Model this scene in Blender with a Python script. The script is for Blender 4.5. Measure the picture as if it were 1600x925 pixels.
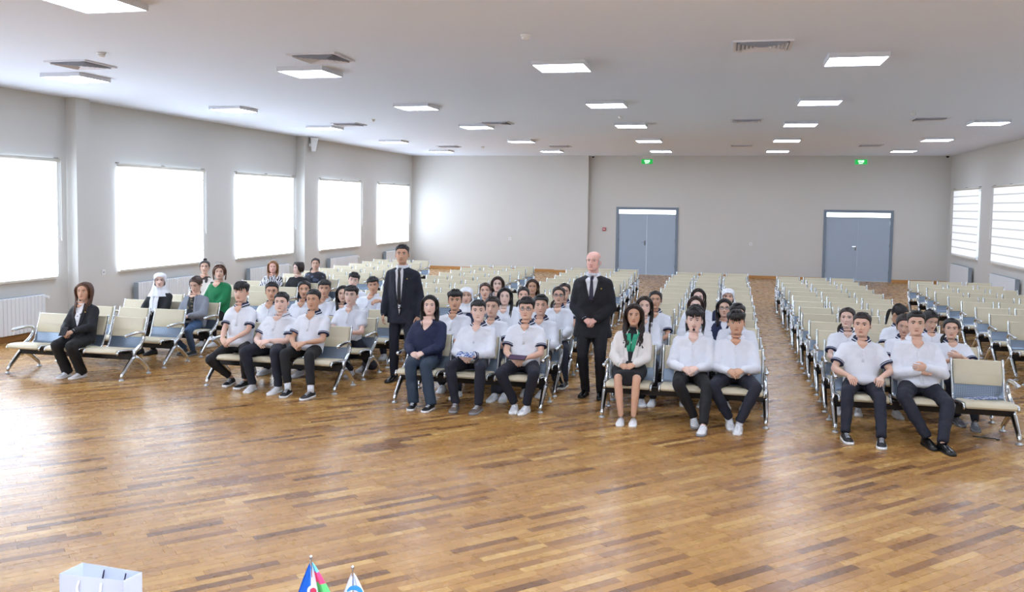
import bpy, bmesh, math, random
import numpy as np
from mathutils import Vector, Matrix
random.seed(7); rng = np.random.default_rng(7)
for o in list(bpy.data.objects): bpy.data.objects.remove(o, do_unlink=True)
SC = bpy.context.scene; COL = SC.collection
R = math.radians; PI = math.pi

# ------------------------------------------------------------------ camera
F, CX, CY, CAMH = 1390.0, 800.0, 407.0, 2.25          # focal length and principal point in px of the 1600x925 frame
def _axes():
    yv = np.array([(1138 - CX) / F, (326 - CY) / F, 1.0]); yv /= np.linalg.norm(yv)
    dn = np.cross(yv, np.array([1, 0.0137, 0.0])); dn /= np.linalg.norm(dn)
    if dn[1] < 0: dn = -dn
    xv = np.cross(yv, -dn)
    if xv[0] < 0: xv = -xv
    return np.stack([xv, yv, -dn], 1)
W2C = _axes()
cam_d = bpy.data.cameras.new('camera'); cam = bpy.data.objects.new('camera', cam_d); COL.objects.link(cam)
cam_d.sensor_width = 36; cam_d.lens = 36 * F / 1600; cam_d.shift_y = (CY - 462.5) / 1600
cam_d.clip_start = 0.05; cam_d.clip_end = 200
m = Matrix.Identity(4)
for i in range(3):
    m[i][0] = W2C[0][i]; m[i][1] = -W2C[1][i]; m[i][2] = -W2C[2][i]
m[2][3] = CAMH
cam.matrix_world = m
SC.camera = cam
def ray(u, v): return W2C.T @ np.array([(u - CX) / F, (v - CY) / F, 1.0])
def atz(u, v, z=0.0):
    d = ray(u, v); t = (z - CAMH) / d[2]; return Vector((d[0] * t, d[1] * t, z))
def aty(u, v, y):
    d = ray(u, v); t = y / d[1]; return Vector((d[0] * t, y, CAMH + d[2] * t))

# ------------------------------------------------------------------ world, exposure
w = bpy.data.worlds.new('sky'); SC.world = w; w.use_nodes = True
bg = w.node_tree.nodes['Background']; bg.inputs[0].default_value = (0.75, 0.85, 1.0, 1); bg.inputs[1].default_value = 1.0
vs = SC.view_settings; vs.view_transform = 'Standard'; vs.look = 'None'; vs.gamma = 1.0; vs.exposure = 1.22; vs.use_curve_mapping = False
WINDOW_GLOW, PANEL_GLOW = 2.7, 13.0

# the photographer's flash, bounced off the ceiling above the stage
fl_d = bpy.data.lights.new('camera_flash', 'SPOT'); fl_d.energy = 850; fl_d.spot_size = R(130); fl_d.spot_blend = .6; fl_d.shadow_soft_size = .06; fl_d.color = (.92, .96, 1)
fl = bpy.data.objects.new('camera_flash', fl_d); COL.objects.link(fl); fl.location = (0, -.15, 2.4); fl.rotation_euler = (R(158), 0, 0)

# ------------------------------------------------------------------ materials
def lin(c):
    if isinstance(c, str):
        c = [int(c[i:i + 2], 16) / 255 for i in (0, 2, 4)]
    return tuple(((x / 12.92) if x <= 0.04045 else ((x + 0.055) / 1.055) ** 2.4) for x in c) + (1,)
MATS = {}
def mat(name, col, rough=0.6, metal=0.0, var=0.0, vscale=8.0, bump=0.0, bscale=60.0, emit=0.0, ecol=None, sheen=0.0, coat=0.0, stretch=None, spec=None, sss=0.0):
    if name in MATS: return MATS[name]
    mt = bpy.data.materials.new(name); mt.use_nodes = True; nt = mt.node_tree; b = nt.nodes['Principled BSDF']
    c = lin(col); b.inputs['Base Color'].default_value = c
    b.inputs['Roughness'].default_value = rough; b.inputs['Metallic'].default_value = metal
    if spec is not None: b.inputs['Specular IOR Level'].default_value = spec
    if sheen: b.inputs['Sheen Weight'].default_value = sheen
    if coat: b.inputs['Coat Weight'].default_value = coat; b.inputs['Coat Roughness'].default_value = 0.12
    if sss:
        b.inputs['Subsurface Weight'].default_value = sss; b.inputs['Subsurface Radius'].default_value = (0.012, 0.005, 0.003); b.inputs['Subsurface Scale'].default_value = 0.6
    if emit:
        b.inputs['Emission Color'].default_value = lin(ecol or col); b.inputs['Emission Strength'].default_value = emit
    if var or bump:
        tc = nt.nodes.new('ShaderNodeTexCoord'); src = tc.outputs['Object']
        if stretch:
            mp = nt.nodes.new('ShaderNodeMapping'); mp.inputs['Scale'].default_value = stretch; nt.links.new(src, mp.inputs[0]); src = mp.outputs[0]
    if var:
        nz = nt.nodes.new('ShaderNodeTexNoise'); nz.inputs['Scale'].default_value = vscale; nz.inputs['Detail'].default_value = 4; nt.links.new(src, nz.inputs['Vector'])
        mx = nt.nodes.new('ShaderNodeMix'); mx.data_type = 'RGBA'
        mx.inputs['A'].default_value = tuple(max(0, x * (1 - var)) for x in c[:3]) + (1,); mx.inputs['B'].default_value = tuple(min(1, x * (1 + var)) for x in c[:3]) + (1,)
        nt.links.new(nz.outputs['Fac'], mx.inputs['Factor']); nt.links.new(mx.outputs['Result'], b.inputs['Base Color'])
    if bump:
        n2 = nt.nodes.new('ShaderNodeTexNoise'); n2.inputs['Scale'].default_value = bscale; n2.inputs['Detail'].default_value = 3; nt.links.new(src, n2.inputs['Vector'])
        bp = nt.nodes.new('ShaderNodeBump'); bp.inputs['Strength'].default_value = bump; bp.inputs['Distance'].default_value = 0.01
        nt.links.new(n2.outputs['Fac'], bp.inputs['Height']); nt.links.new(bp.outputs[0], b.inputs['Normal'])
    MATS[name] = mt; return mt

# ------------------------------------------------------------------ mesh helpers
class MB:
    """collects shapes and links them as ONE mesh object"""
    def __init__(s): s.v = []; s.f = []; s.m = []
    def add(s, vs_, fs, mi=0):
        o = len(s.v); s.v += [tuple(p) for p in vs_]; s.f += [tuple(i + o for i in f) for f in fs]; s.m += [mi] * len(fs); return s
    def box(s, a, b, mi=0):
        x0, y0, z0 = a; x1, y1, z1 = b
        return s.add([(x0, y0, z0), (x1, y0, z0), (x1, y1, z0), (x0, y1, z0), (x0, y0, z1), (x1, y0, z1), (x1, y1, z1), (x0, y1, z1)],
                     [(0, 3, 2, 1), (4, 5, 6, 7), (0, 1, 5, 4), (1, 2, 6, 5), (2, 3, 7, 6), (3, 0, 4, 7)], mi)
    def rings(s, rings, mi=0, closed=True, caps=True):
        n = len(rings[0]); vs_ = [p for r_ in rings for p in r_]; fs = []
        for i in range(len(rings) - 1):
            for j in range(n if closed else n - 1):
                k = (j + 1) % n; fs.append((i * n + j, i * n + k, (i + 1) * n + k, (i + 1) * n + j))
        if caps and closed:
            fs.append(tuple(range(n - 1, -1, -1))); fs.append(tuple((len(rings) - 1) * n + j for j in range(n)))
        return s.add(vs_, fs, mi)
    def tube(s, pts, rad, seg=8, mi=0, flat=1.0, up=None, caps=True, round_ends=False):
        pts = [Vector(p) for p in pts]
        if not hasattr(rad, '__len__'): rad = [rad] * len(pts)
        rad = list(rad)
        if round_ends:
            d0 = (pts[0] - pts[1]).normalized(); d1 = (pts[-1] - pts[-2]).normalized()
            pts = [pts[0] + d0 * rad[0] * .9, pts[0] + d0 * rad[0] * .55] + pts + [pts[-1] + d1 * rad[-1] * .55, pts[-1] + d1 * rad[-1] * .9]
            rad = [rad[0] * .35, rad[0] * .82] + rad + [rad[-1] * .82, rad[-1] * .35]
        n = len(pts); rs = []; ref = Vector(up) if up is not None else None
        for i in range(n):
            t = (pts[min(i + 1, n - 1)] - pts[max(i - 1, 0)])
            t = t.normalized() if t.length > 1e-9 else Vector((0, 0, 1))
            if ref is None: ref = Vector((0, 0, 1)) if abs(t.z) < .9 else Vector((0, 1, 0))
            a = (ref - t * ref.dot(t))
            if a.length < 1e-5: a = t.orthogonal()
            a.normalize(); b = t.cross(a)
            if up is None: ref = a
            rs.append([pts[i] + (a * math.sin(2 * PI * k / seg) * flat + b * math.cos(2 * PI * k / seg)) * rad[i] for k in range(seg)])
        return s.rings(rs, mi, True, caps)
    def cyl(s, a, b, r_, seg=12, mi=0): return s.tube([a, b], r_, seg, mi)
    def ell(s, c, r3, mi=0, nu=12, nv=8, M=None):
        c = Vector(c); rs = []
        for i in range(1, nv):
            th = PI * i / nv
            rs.append([(Vector((r3[0] * math.sin(th) * math.cos(2 * PI * j / nu), r3[1] * math.sin(th) * math.sin(2 * PI * j / nu), r3[2] * math.cos(th)))) for j in range(nu)])
        if M is not None: rs = [[M @ p for p in q] for q in rs]
        return s.rings([[c + p for p in q] for q in rs], mi)
    def mesh(s, name, mats, smooth=False):
        me = bpy.data.meshes.new(name); me.from_pydata(s.v, [], s.f)
        for mm in (mats if isinstance(mats, (list, tuple)) else [mats]): me.materials.append(mm)
        if any(s.m): me.polygons.foreach_set('material_index', s.m)
        if smooth: me.polygons.foreach_set('use_smooth', [True] * len(s.f))
        me.update(); return me
    def build(s, name, mats, parent=None, smooth=False, loc=None):
        return link(name, s.mesh(name, mats, smooth), parent, loc)
def link(name, me, parent=None, loc=None):
    o = bpy.data.objects.new(name, me); COL.objects.link(o)
    if parent is not None: o.parent = parent
    if loc is not None: o.location = loc
    return o
def bevel(o, wd=0.006, seg=2):
    b = o.modifiers.new('bevel', 'BEVEL'); b.width = wd; b.segments = seg; b.limit_method = 'ANGLE'; return o
def bevel_mesh(me, wd, seg=2):
    bm = bmesh.new(); bm.from_mesh(me); bmesh.ops.recalc_face_normals(bm, faces=bm.faces)
    bmesh.ops.bevel(bm, geom=[e for e in bm.edges if len(e.link_faces) == 2 and e.calc_face_angle() > .6], offset=wd, segments=seg, affect='EDGES', profile=.5)
    bm.to_mesh(me); bm.free(); return me
def tag(o, label=None, cat=None, group=None, kind=None):
    if label: o['label'] = label
    if cat: o['category'] = cat
    if group: o['group'] = group
    if kind: o['kind'] = kind
    return o
def empty(name, loc=(0, 0, 0), rz=0):
    o = bpy.data.objects.new(name, None); o.empty_display_size = .1; COL.objects.link(o); o.location = loc; o.rotation_euler = (0, 0, rz); return o
def copy_tree(o, parent=None):
    c = o.copy(); COL.objects.link(c); c.parent = parent
    for ch in list(o.children): copy_tree(ch, c)
    return c
def crv(pts, n):
    """Catmull-Rom resample"""
    P = [Vector(p) for p in pts]; P = [P[0] * 2 - P[1]] + P + [P[-1] * 2 - P[-2]]; out = []; k = len(P) - 3
    for i in range(n):
        x = k * i / (n - 1); s = min(int(x), k - 1); t = x - s; a, b, c, d = P[s:s + 4]
        out.append(.5 * ((2 * b) + (c - a) * t + (2 * a - 5 * b + 4 * c - d) * t * t + (3 * b - a - 3 * c + d) * t ** 3))
    return out

# ------------------------------------------------------------------ the room
XL, XR, YB, YF, ZC = -10.95, 6.65, 30.0, -2.5, 3.97
m_wall = mat('wall_paint', 'd3d1cb', .75, var=.02, vscale=1.5, bump=.05, bscale=180)
m_ceil = mat('ceiling_paint', 'e9f1ff', .85, var=.012, vscale=.8)
m_white = mat('white_plastic', 'eeeeec', .4)
m_base = mat('oak_baseboard', 'c08a4e', .45, var=.12, vscale=6, stretch=(1, 1, 12))

# parquet: short strips laid at 46 degrees
def wood_floor_material():
    mt = bpy.data.materials.new('oak_parquet'); mt.use_nodes = True; nt = mt.node_tree; b = nt.nodes['Principled BSDF']
    at = nt.nodes.new('ShaderNodeAttribute'); at.attribute_name = 'tone'
    sp = nt.nodes.new('ShaderNodeSeparateColor'); nt.links.new(at.outputs['Color'], sp.inputs[0])
    rp = nt.nodes.new('ShaderNodeValToRGB'); cr = rp.color_ramp
    cols = [(0, '74502f'), (.14, '895f38'), (.3, 'a27643'), (.55, 'b08249'), (.8, 'bb8f50'), (1, 'cca465')]
    while len(cr.elements) < len(cols): cr.elements.new(.5)
    for e, (p, c) in zip(cr.elements, cols): e.position = p; e.color = lin(c)
    nt.links.new(sp.outputs[0], rp.inputs[0])
    tc = nt.nodes.new('ShaderNodeTexCoord'); mp = nt.nodes.new('ShaderNodeMapping'); mp.vector_type = 'TEXTURE'
    mp.inputs['Rotation'].default_value = (0, 0, R(46)); mp.inputs['Scale'].default_value = (.45, .02, 1)
    ge = nt.nodes.new('ShaderNodeNewGeometry'); nt.links.new(ge.outputs['Position'], mp.inputs[0])
    of = nt.nodes.new('ShaderNodeVectorMath'); of.operation = 'ADD'; nt.links.new(mp.outputs[0], of.inputs[0]); 
    sc = nt.nodes.new('ShaderNodeVectorMath'); sc.operation = 'SCALE'; sc.inputs['Scale'].default_value = 40; nt.links.new(at.outputs['Color'], sc.inputs[0]); nt.links.new(sc.outputs[0], of.inputs[1])
    nz = nt.nodes.new('ShaderNodeTexNoise'); nz.inputs['Scale'].default_value = 1.6; nz.inputs['Detail'].default_value = 6; nz.inputs['Roughness'].default_value = .65; nt.links.new(of.outputs[0], nz.inputs['Vector'])
    mr = nt.nodes.new('ShaderNodeMapRange'); mr.inputs['To Min'].default_value = .80; mr.inputs['To Max'].default_value = 1.18; nt.links.new(nz.outputs['Fac'], mr.inputs[0])
    mx = nt.nodes.new('ShaderNodeVectorMath'); mx.operation = 'SCALE'; nt.links.new(rp.outputs[0], mx.inputs[0]); nt.links.new(mr.outputs[0], mx.inputs['Scale'])
    nt.links.new(mx.outputs[0], b.inputs['Base Color'])
    b.inputs['Roughness'].default_value = .27; b.inputs['Specular IOR Level'].default_value = .36
    n3 = nt.nodes.new('ShaderNodeTexNoise'); n3.inputs['Scale'].default_value = 9; n3.inputs['Detail'].default_value = 2; nt.links.new(ge.outputs['Position'], n3.inputs['Vector'])
    m3 = nt.nodes.new('ShaderNodeMapRange'); m3.inputs['To Min'].default_value = .2; m3.inputs['To Max'].default_value = .36; nt.links.new(n3.outputs['Fac'], m3.inputs[0]); nt.links.new(m3.outputs[0], b.inputs['Roughness'])
    bp = nt.nodes.new('ShaderNodeBump'); bp.inputs['Strength'].default_value = .12; bp.inputs['Distance'].default_value = .004; nt.links.new(nz.outputs['Fac'], bp.inputs['Height']); nt.links.new(bp.outputs[0], b.inputs['Normal'])
    return mt
m_floor = wood_floor_material()
floor = MB().box((XL - .2, YF - .2, -.12), (XR + .2, YB + .2, -.012)).build('floor', mat('floor_joint_dark', '7a5230', .6)); tag(floor, 'honey brown oak parquet floor laid diagonally', kind='structure')
def planks():
    a = R(46); d = np.array([math.cos(a), math.sin(a)]); n = np.array([-d[1], d[0]]); L, Wd = .5, .068
    lst = []
    for j in range(-300, 470):
        off = rng.random() * L
        for i in range(-30, 90):
            c = d * (i * L + off) + n * (j * Wd)
            if XL - .3 < c[0] < XR + .3 and 2.2 < c[1] < YB + .3: lst.append((c, d, n))
    C = np.array([q[0] for q in lst]); N = len(C)
    tone = np.clip(np.where(rng.random(N) < .14, rng.normal(.15, .1, N), rng.normal(.6, .19, N)), 0, 1)
    u = d * (L / 2 - .0003); v = n * (Wd / 2 - .0003); u2 = d * (L / 2 - .0007); v2 = n * (Wd / 2 - .0007)
    def quad(c, k, zt):
        top = [c - u2 - v2, c + u2 - v2, c + u2 + v2, c - u2 + v2]; bot = [c - u - v, c + u - v, c + u + v, c - u + v]
        vs_ = [(p[0], p[1], zt) for p in top] + [(p[0], p[1], -.011) for p in bot]
        return [(min(max(x, XL), XR), min(y, YB), z) for x, y, z in vs_]
    FA = [(0, 1, 2, 3), (4, 5, 1, 0), (5, 6, 2, 1), (6, 7, 3, 2), (7, 4, 0, 3)]
    zt = rng.uniform(-.0006, 0, N)
    # the 300 that show largest: nearest to the camera inside the frame
    p = np.column_stack([C, np.zeros(N)]) - np.array([0, 0, CAMH]); cc = p @ W2C.T
    uu = CX + F * cc[:, 0] / cc[:, 2]; vv = CY + F * cc[:, 1] / cc[:, 2]
    inside = (uu > -40) & (uu < 1640) & (vv < 940) & (cc[:, 2] > 0)
    order = np.argsort(np.where(inside, cc[:, 2], 1e9)); near = set(order[:300].tolist())
    def attr(me, tones):
        at_ = me.color_attributes.new('tone', 'FLOAT_COLOR', 'POINT')
        t = np.repeat(np.asarray(tones), 8); r2 = np.repeat(rng.random(len(tones)), 8)
        at_.data.foreach_set('color', np.column_stack([t, r2, 1 - r2, np.ones_like(t)]).astype(np.float32).ravel())
    mb = MB(); ts = []
    for k in range(N):
        if k in near:
            q = quad(C[k] * 0, k, 0.0) if False else [(x - C[k][0], y - C[k][1], z) for x, y, z in quad(C[k], k, zt[k])]
            me = bpy.data.meshes.new('plank'); me.from_pydata(q, [], FA); me.materials.append(m_floor); attr(me, [tone[k]])
            link('plank', me, floor, (C[k][0], C[k][1], 0))
        else:
            mb.add(quad(C[k], k, zt[k]), FA); ts.append(tone[k])
    me = mb.mesh('planking', m_floor); attr(me, ts); o = link('planking', me, floor); o['kind'] = 'stuff'
planks()

# ceiling, walls
tag(MB().box((XL - .2, YF - .2, ZC), (XR + .2, YB + .2, ZC + .15)).build('ceiling', m_ceil), 'plain white painted ceiling', kind='structure')
WZ0, WZ1 = .93, 2.90
LWIN = [(1.5, 4.2), (5.75, 8.45), (9.97, 12.67), (14.26, 16.93), (18.31, 21.0), (22.61, 25.32), (26.80, 29.53)]
RWIN = [(26.53, 29.28), (22.42, 25.12), (18.2, 20.9), (14.1, 16.8), (9.9, 12.6), (5.75, 8.45), (1.5, 4.2)]
def wall_with_windows(name, x0, x1, wins):
    mb = MB(); y = YF - .2
    for a, b in sorted(wins):
        mb.box((x0, y, 0), (x1, a, ZC)); mb.box((x0, a, 0), (x1, b, WZ0)); mb.box((x0, a, WZ1), (x1, b, ZC)); y = b
    mb.box((x0, y, 0), (x1, YB + .2, ZC)); return tag(mb.build(name, m_wall), 'pale warm grey painted wall with windows', kind='structure')
wl = wall_with_windows('wall_left', XL - .3, XL, LWIN); wr = wall_with_windows('wall_right', XR, XR + .3, RWIN)
# pilasters belong to the walls
MB().box((XL, 12.96, 0), (-10.74, 13.30, ZC)).build('pilaster', m_wall, wl)
MB().box((XL, 21.26, 0), (-10.71, 21.60, ZC)).build('pilaster', m_wall, wl)
D1, D2, DH = (-3.66, -1.60), (2.97, 5.05), 2.26
wb = MB()
x = XL - .3
for a, b in (D1, D2):
    wb.box((x, YB, 0), (a, YB + .25, ZC)); wb.box((a, YB, DH), (b, YB + .25, ZC)); x = b
wb.box((x, YB, 0), (XR + .3, YB + .25, ZC)); wb = tag(wb.build('wall_back', m_wall), 'pale warm grey back wall with two doorways', kind='structure')
MB().box((-5.72, YB - .22, 0), (-4.60, YB, ZC)).build('pilaster', m_wall, wb)
tag(MB().box((XL - .3, YF - .25, 0), (XR + .3, YF, ZC)).build('wall_front', m_wall), 'pale grey wall behind the stage', kind='structure')
bb = MB()
bb.box((XL, YF, 0), (XL + .016, 12.95, .085)); bb.box((XL, 13.31, 0), (XL + .016, 21.25, .085)); bb.box((XL, 21.61, 0), (XL + .016, YB, .085))
bb.box((XL, 12.944, 0), (-10.725, 12.96, .085)); bb.box((-10.74, 12.944, 0), (-10.724, 13.3, .085)); bb.box((XL, 21.244, 0), (-10.695, 21.26, .085)); bb.box((-10.71, 21.244, 0), (-10.694, 21.6, .085))
tag(bb.build('baseboard_left', m_base), kind='structure')
tag(MB().box((XR - .016, YF, 0), (XR, YB, .085)).build('baseboard_right', m_base), kind='structure')
bb = MB()
for a, b in ((XL, -5.735), (-4.585, D1[0]), (D1[1], D2[0]), (D2[1], XR)): bb.box((a, YB - .016, 0), (b, YB, .085))
bb.box((-5.736, YB - .236, 0), (-4.584, YB - .22, .085)); bb.box((-5.736, YB - .22, 0), (-5.72, YB, .085)); bb.box((-4.6, YB - .22, 0), (-4.584, YB, .085))
tag(bb.build('baseboard_back', m_base), kind='structure')

# doors
m_dframe = mat('door_frame_slate', '7e8b99', .45); m_door = mat('door_blue_grey', 'aab9c9', .42, var=.02, vscale=3); m_chrome = mat('chrome', 'd9dde0', .12, 1.0)
m_trans = mat('bright_transom_glass', 'f4fbff', .2, emit=1.1)
def door(n, x0, x1, label):
    d = empty('door_%d' % n, ((x0 + x1) / 2, YB, 0)); tag(d, label, kind='structure'); W = (x1 - x0) / 2
    fr = MB(); fr.box((-W, -.03, 0), (-W + .085, .1, DH)); fr.box((W - .085, -.03, 0), (W, .1, DH)); fr.box((-W + .085, -.03, DH - .085), (W - .085, .1, DH)); fr.box((-W + .085, -.02, 2.0), (W - .085, .1, 2.03))
    fr.build('door_frame', m_dframe, d)
    MB().box((-W + .085, .03, 2.03), (W - .085, .04, DH - .085)).build('transom_pane', m_trans, d)
    for s in (-1, 1):
        lf = MB().box((min(0, s * (W - .088)) + (.003 if s > 0 else 0), .0, .012), (max(0, s * (W - .088)) - (.003 if s < 0 else 0), .045, 1.998)).build('door_leaf', m_door, d)
        for hz in (.25, 1.1, 1.8): MB().cyl((s * (W - .09), -.006, hz), (s * (W - .09), -.006, hz + .1), .009, 8).build('hinge', m_chrome, lf)
        if s < 0:
            h = MB(); h.box((-.075, -.008, .98), (-.035, 0, 1.14)); h.tube([(-.055, -.005, 1.1), (-.055, -.05, 1.1), (-.07, -.055, 1.1), (-.17, -.055, 1.1)], .009, 8); h.cyl((-.055, -.012, 1.02), (-.055, 0, 1.02), .012, 10)
            h.build('door_handle', m_chrome, lf)
    MB().box((-W + .085, -.02, 0), (W - .085, .06, .011)).build('gap_light_strip', mat('painted_gap_light', 'f2f4f5', .25, .3), d)  # bright white strip paints the line of light leaking under the leaves
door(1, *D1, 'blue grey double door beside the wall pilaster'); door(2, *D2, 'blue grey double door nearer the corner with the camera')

# ------------------------------------------------------------------ windows, blinds, radiators
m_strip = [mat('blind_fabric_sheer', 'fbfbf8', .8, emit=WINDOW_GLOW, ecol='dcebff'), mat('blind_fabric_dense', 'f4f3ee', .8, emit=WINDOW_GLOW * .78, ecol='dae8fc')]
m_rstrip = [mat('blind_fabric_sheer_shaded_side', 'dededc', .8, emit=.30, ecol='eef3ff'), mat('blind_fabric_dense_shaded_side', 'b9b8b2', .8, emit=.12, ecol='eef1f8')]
m_cas = mat('blind_cassette', 'dcd8cc', .5); m_pvc = mat('window_pvc', 'f2f2f2', .35)
m_glass = mat('window_glass', 'dfeef5', .05); m_glass.node_tree.nodes['Principled BSDF'].inputs['Transmission Weight'].default_value = 1
def window(n, side, a, b, label, blabel):
    s = 1 if side == 'L' else -1; X = XL if side == 'L' else XR
    wn = empty('window_%d' % n, (X, (a + b) / 2, WZ0)); tag(wn, label, kind='structure'); hw = (b - a) / 2; H = WZ1 - WZ0
    def bx(mb, x0, y0, z0, x1, y1, z1): mb.box((min(s * x0, s * x1), y0, z0), (max(s * x0, s * x1), y1, z1)); return mb
    fr = MB()
    for y in (-hw, -.035, hw - .07): bx(fr, -.2, y, 0, -.14, y + .07, H)
    for z in (0, H - .07): bx(fr, -.2, -hw, z, -.14, hw, z + .07)
    fr.build('window_frame', m_pvc, wn)
    for y0, y1 in ((-hw + .07, -.035), (.035, hw - .07)): bx(MB(), -.175, y0, .07, -.168, y1, H - .07).build('pane', m_glass, wn)
    bx(MB(), -.14, -hw, -.005, .05, hw, .012).build('window_sill', m_pvc, wn)
    bl = empty('roller_blind', (X, (a + b) / 2, WZ0)); tag(bl, blabel, 'blind', 'zebra roller blinds')
    bw = hw + .0
    cs = MB(); cs.tube([(s * .06, -bw - .05, H + .0), (s * .06, bw + .05, H + .0)], .032, 12); cs.build('cassette', m_cas, bl, True)
    for y in (-bw - .03, 0, bw + .03): bx(MB(), 0, y - .02, H + .03, .06, y + .02, H + .045).build('bracket', mat('bracket_steel', '8a8880', .4, .8), bl)
    nst = 18; st = (H - .05) / nst
    for k in range(nst):
        hk_ = st * 2 * (.82 if k % 2 == 0 else .18); z1 = H - .01 - (k // 2) * 2 * st - (k % 2) * st * 2 * .82; xo = .045 if k % 2 else .052
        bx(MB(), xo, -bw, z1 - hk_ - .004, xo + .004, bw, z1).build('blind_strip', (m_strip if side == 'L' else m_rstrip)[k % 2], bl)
    bx(MB(), .04, -bw, .005, .065, bw, .035).build('bottom_bar', m_cas, bl)
    ch = MB(); ch.tube([(s * .06, bw + .06, H), (s * .065, bw + .06, H * .35), (s * .09, bw + .06, H * .32), (s * .09, bw + .06, H)], .004, 5); ch.build('pull_chain', m_white, bl)
words = ['beyond the frame', 'beside the seated woman in the black suit', 'with the white-scarfed woman below it', 'behind the woman in zebra print', 'past the second pilaster', 'nearest the back corner']
for i, (a, b) in enumerate(LWIN):
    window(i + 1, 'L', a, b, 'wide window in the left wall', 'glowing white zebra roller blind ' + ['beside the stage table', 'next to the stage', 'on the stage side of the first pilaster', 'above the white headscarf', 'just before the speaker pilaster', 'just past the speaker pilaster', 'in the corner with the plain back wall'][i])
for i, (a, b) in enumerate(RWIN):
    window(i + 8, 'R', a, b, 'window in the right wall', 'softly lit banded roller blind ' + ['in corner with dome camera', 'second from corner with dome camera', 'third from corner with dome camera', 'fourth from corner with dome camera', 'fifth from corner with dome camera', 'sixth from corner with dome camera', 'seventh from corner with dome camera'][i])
m_rad = mat('radiator_enamel', 'e9edf0', .3); m_radd = mat('radiator_end_grey', '9aa7b2', .4)
def radiator(side, a, b, label):
    s = 1 if side == 'L' else -1; X = XL if side == 'L' else XR
    r_ = empty('radiator', (X, (a + b) / 2, .12)); tag(r_, label, 'radiator', 'radiators under the windows'); n = int(round((b - a) / .08)); hw = n * .04
    col = MB(); 
    sec = MB(); sec.box((-.045, -.036, 0), (.045, .036, .58)); me = bevel_mesh(sec.mesh('radiator_section', m_rad), .008, 2)
    for k in range(n): link('radiator_section', me, r_, (s * .1, -hw + .04 + .08 * k, 0))
    g = MB()
    for k in range(n): g.box((s * .1 - .03, -hw + .012 + .08 * k, .583), (s * .1 + .03, -hw + .068 + .08 * k, .588))
    g.build('top_grille', m_radd, r_)['kind'] = 'stuff'
    for z in (.05, .53): MB().tube([(s * .1, -hw - .01, z), (s * .1, hw + .01, z)], .018, 10).build('header_pipe', m_rad, r_)
    e = MB(); e.box((s * .1 - .046, -hw - .012, .0), (s * .1 + .046, -hw + .001, .58)); e.build('end_panel', m_radd, r_)
    v = MB(); v.tube([(s * .1, hw, .53), (s * .1, hw + .1, .53), (s * .02, hw + .14, .53)], .014, 8); v.tube([(s * .1, hw + .05, .53), (s * .16, hw + .05, .53)], .024, 10); v.build('valve', m_white, r_)
    v = MB(); v.tube([(s * .1, hw, .05), (s * .1, hw + .12, .05), (s * .05, hw + .16, .05), (s * .05, hw + .16, -.12)], .012, 8); v.build('pipe', m_white, r_)
for i, (a, b) in enumerate(LWIN[2:]): radiator('L', (a + b) / 2 - .95, (a + b) / 2 + .95, 'white panel radiator under ' + ['the window by the suited woman', 'the window behind the white headscarf', 'the window behind the zebra blouse', 'the window past the speaker', 'the corner window at far end'][i])
for i, (a, b) in enumerate(RWIN): radiator('R', (a + b) / 2 - 1.05, (a + b) / 2 + 1.05, 'white radiator under banded blind, ' + ['in the corner', 'second from the corner', 'third from the corner', 'fourth from the corner', 'fifth from the corner', 'sixth from the corner', 'seventh from the corner'][i])

# ------------------------------------------------------------------ ceiling fixtures
m_panel = mat('led_diffuser', 'ffffff', .5, emit=PANEL_GLOW, ecol='dce8ff'); m_alu = mat('light_frame_white', 'dfe2e8', .4)
def ceiling_light():
    r_ = empty('ceiling_light'); tag(r_, 'lit square surface-mounted panel light on the ceiling', 'ceiling light', 'square panel lights on the ceiling')
    f = MB(); h = .315
    for a, b in (((-h, -h), (h, -h + .014)), ((-h, h - .014), (h, h)), ((-h, -h + .014), (-h + .014, h - .014)), ((h - .014, -h + .014), (h, h - .014))): f.box((a[0], a[1], -.055), (b[0], b[1], 0))
    f.build('light_frame', m_alu, r_); MB().box((-h + .014, -h + .014, -.052), (h - .014, h - .014, -.042)).build('diffuser', m_panel, r_); return r_
ORD = ['first', 'second', 'third', 'fourth', 'fifth', 'sixth', 'seventh', 'eighth', 'ninth', 'tenth', 'eleventh', 'twelfth', 'thirteenth', 'fourteenth', 'fifteenth']
LINES = ['line nearest the five-window wall', 'second line from the five-window wall', 'middle line', 'second line from banded-blind wall', 'line nearest banded-blind wall']
L0 = ceiling_light(); first = True
for yi, y in enumerate((-1.4, 2.6, 6.65, 10.72, 14.78, 18.6, 22.85, 27.0)):  # the row behind the camera is unseen, added for frontal fill
    for x in (-8.87, -5.32, -2.0, 1.34, 4.73):
        o = L0 if first else copy_tree(L0); first = False; o.location = (x, y, ZC); o['label'] = 'lit square ceiling panel, ' + ORD[7 - yi] + ' from the back wall, ' + LINES[(-8.87, -5.32, -2.0, 1.34, 4.73).index(x)]
m_vent = mat('vent_white', 'e6e6ec', .5); m_dark = mat('vent_dark', '9a9ca4', .8)
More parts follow.
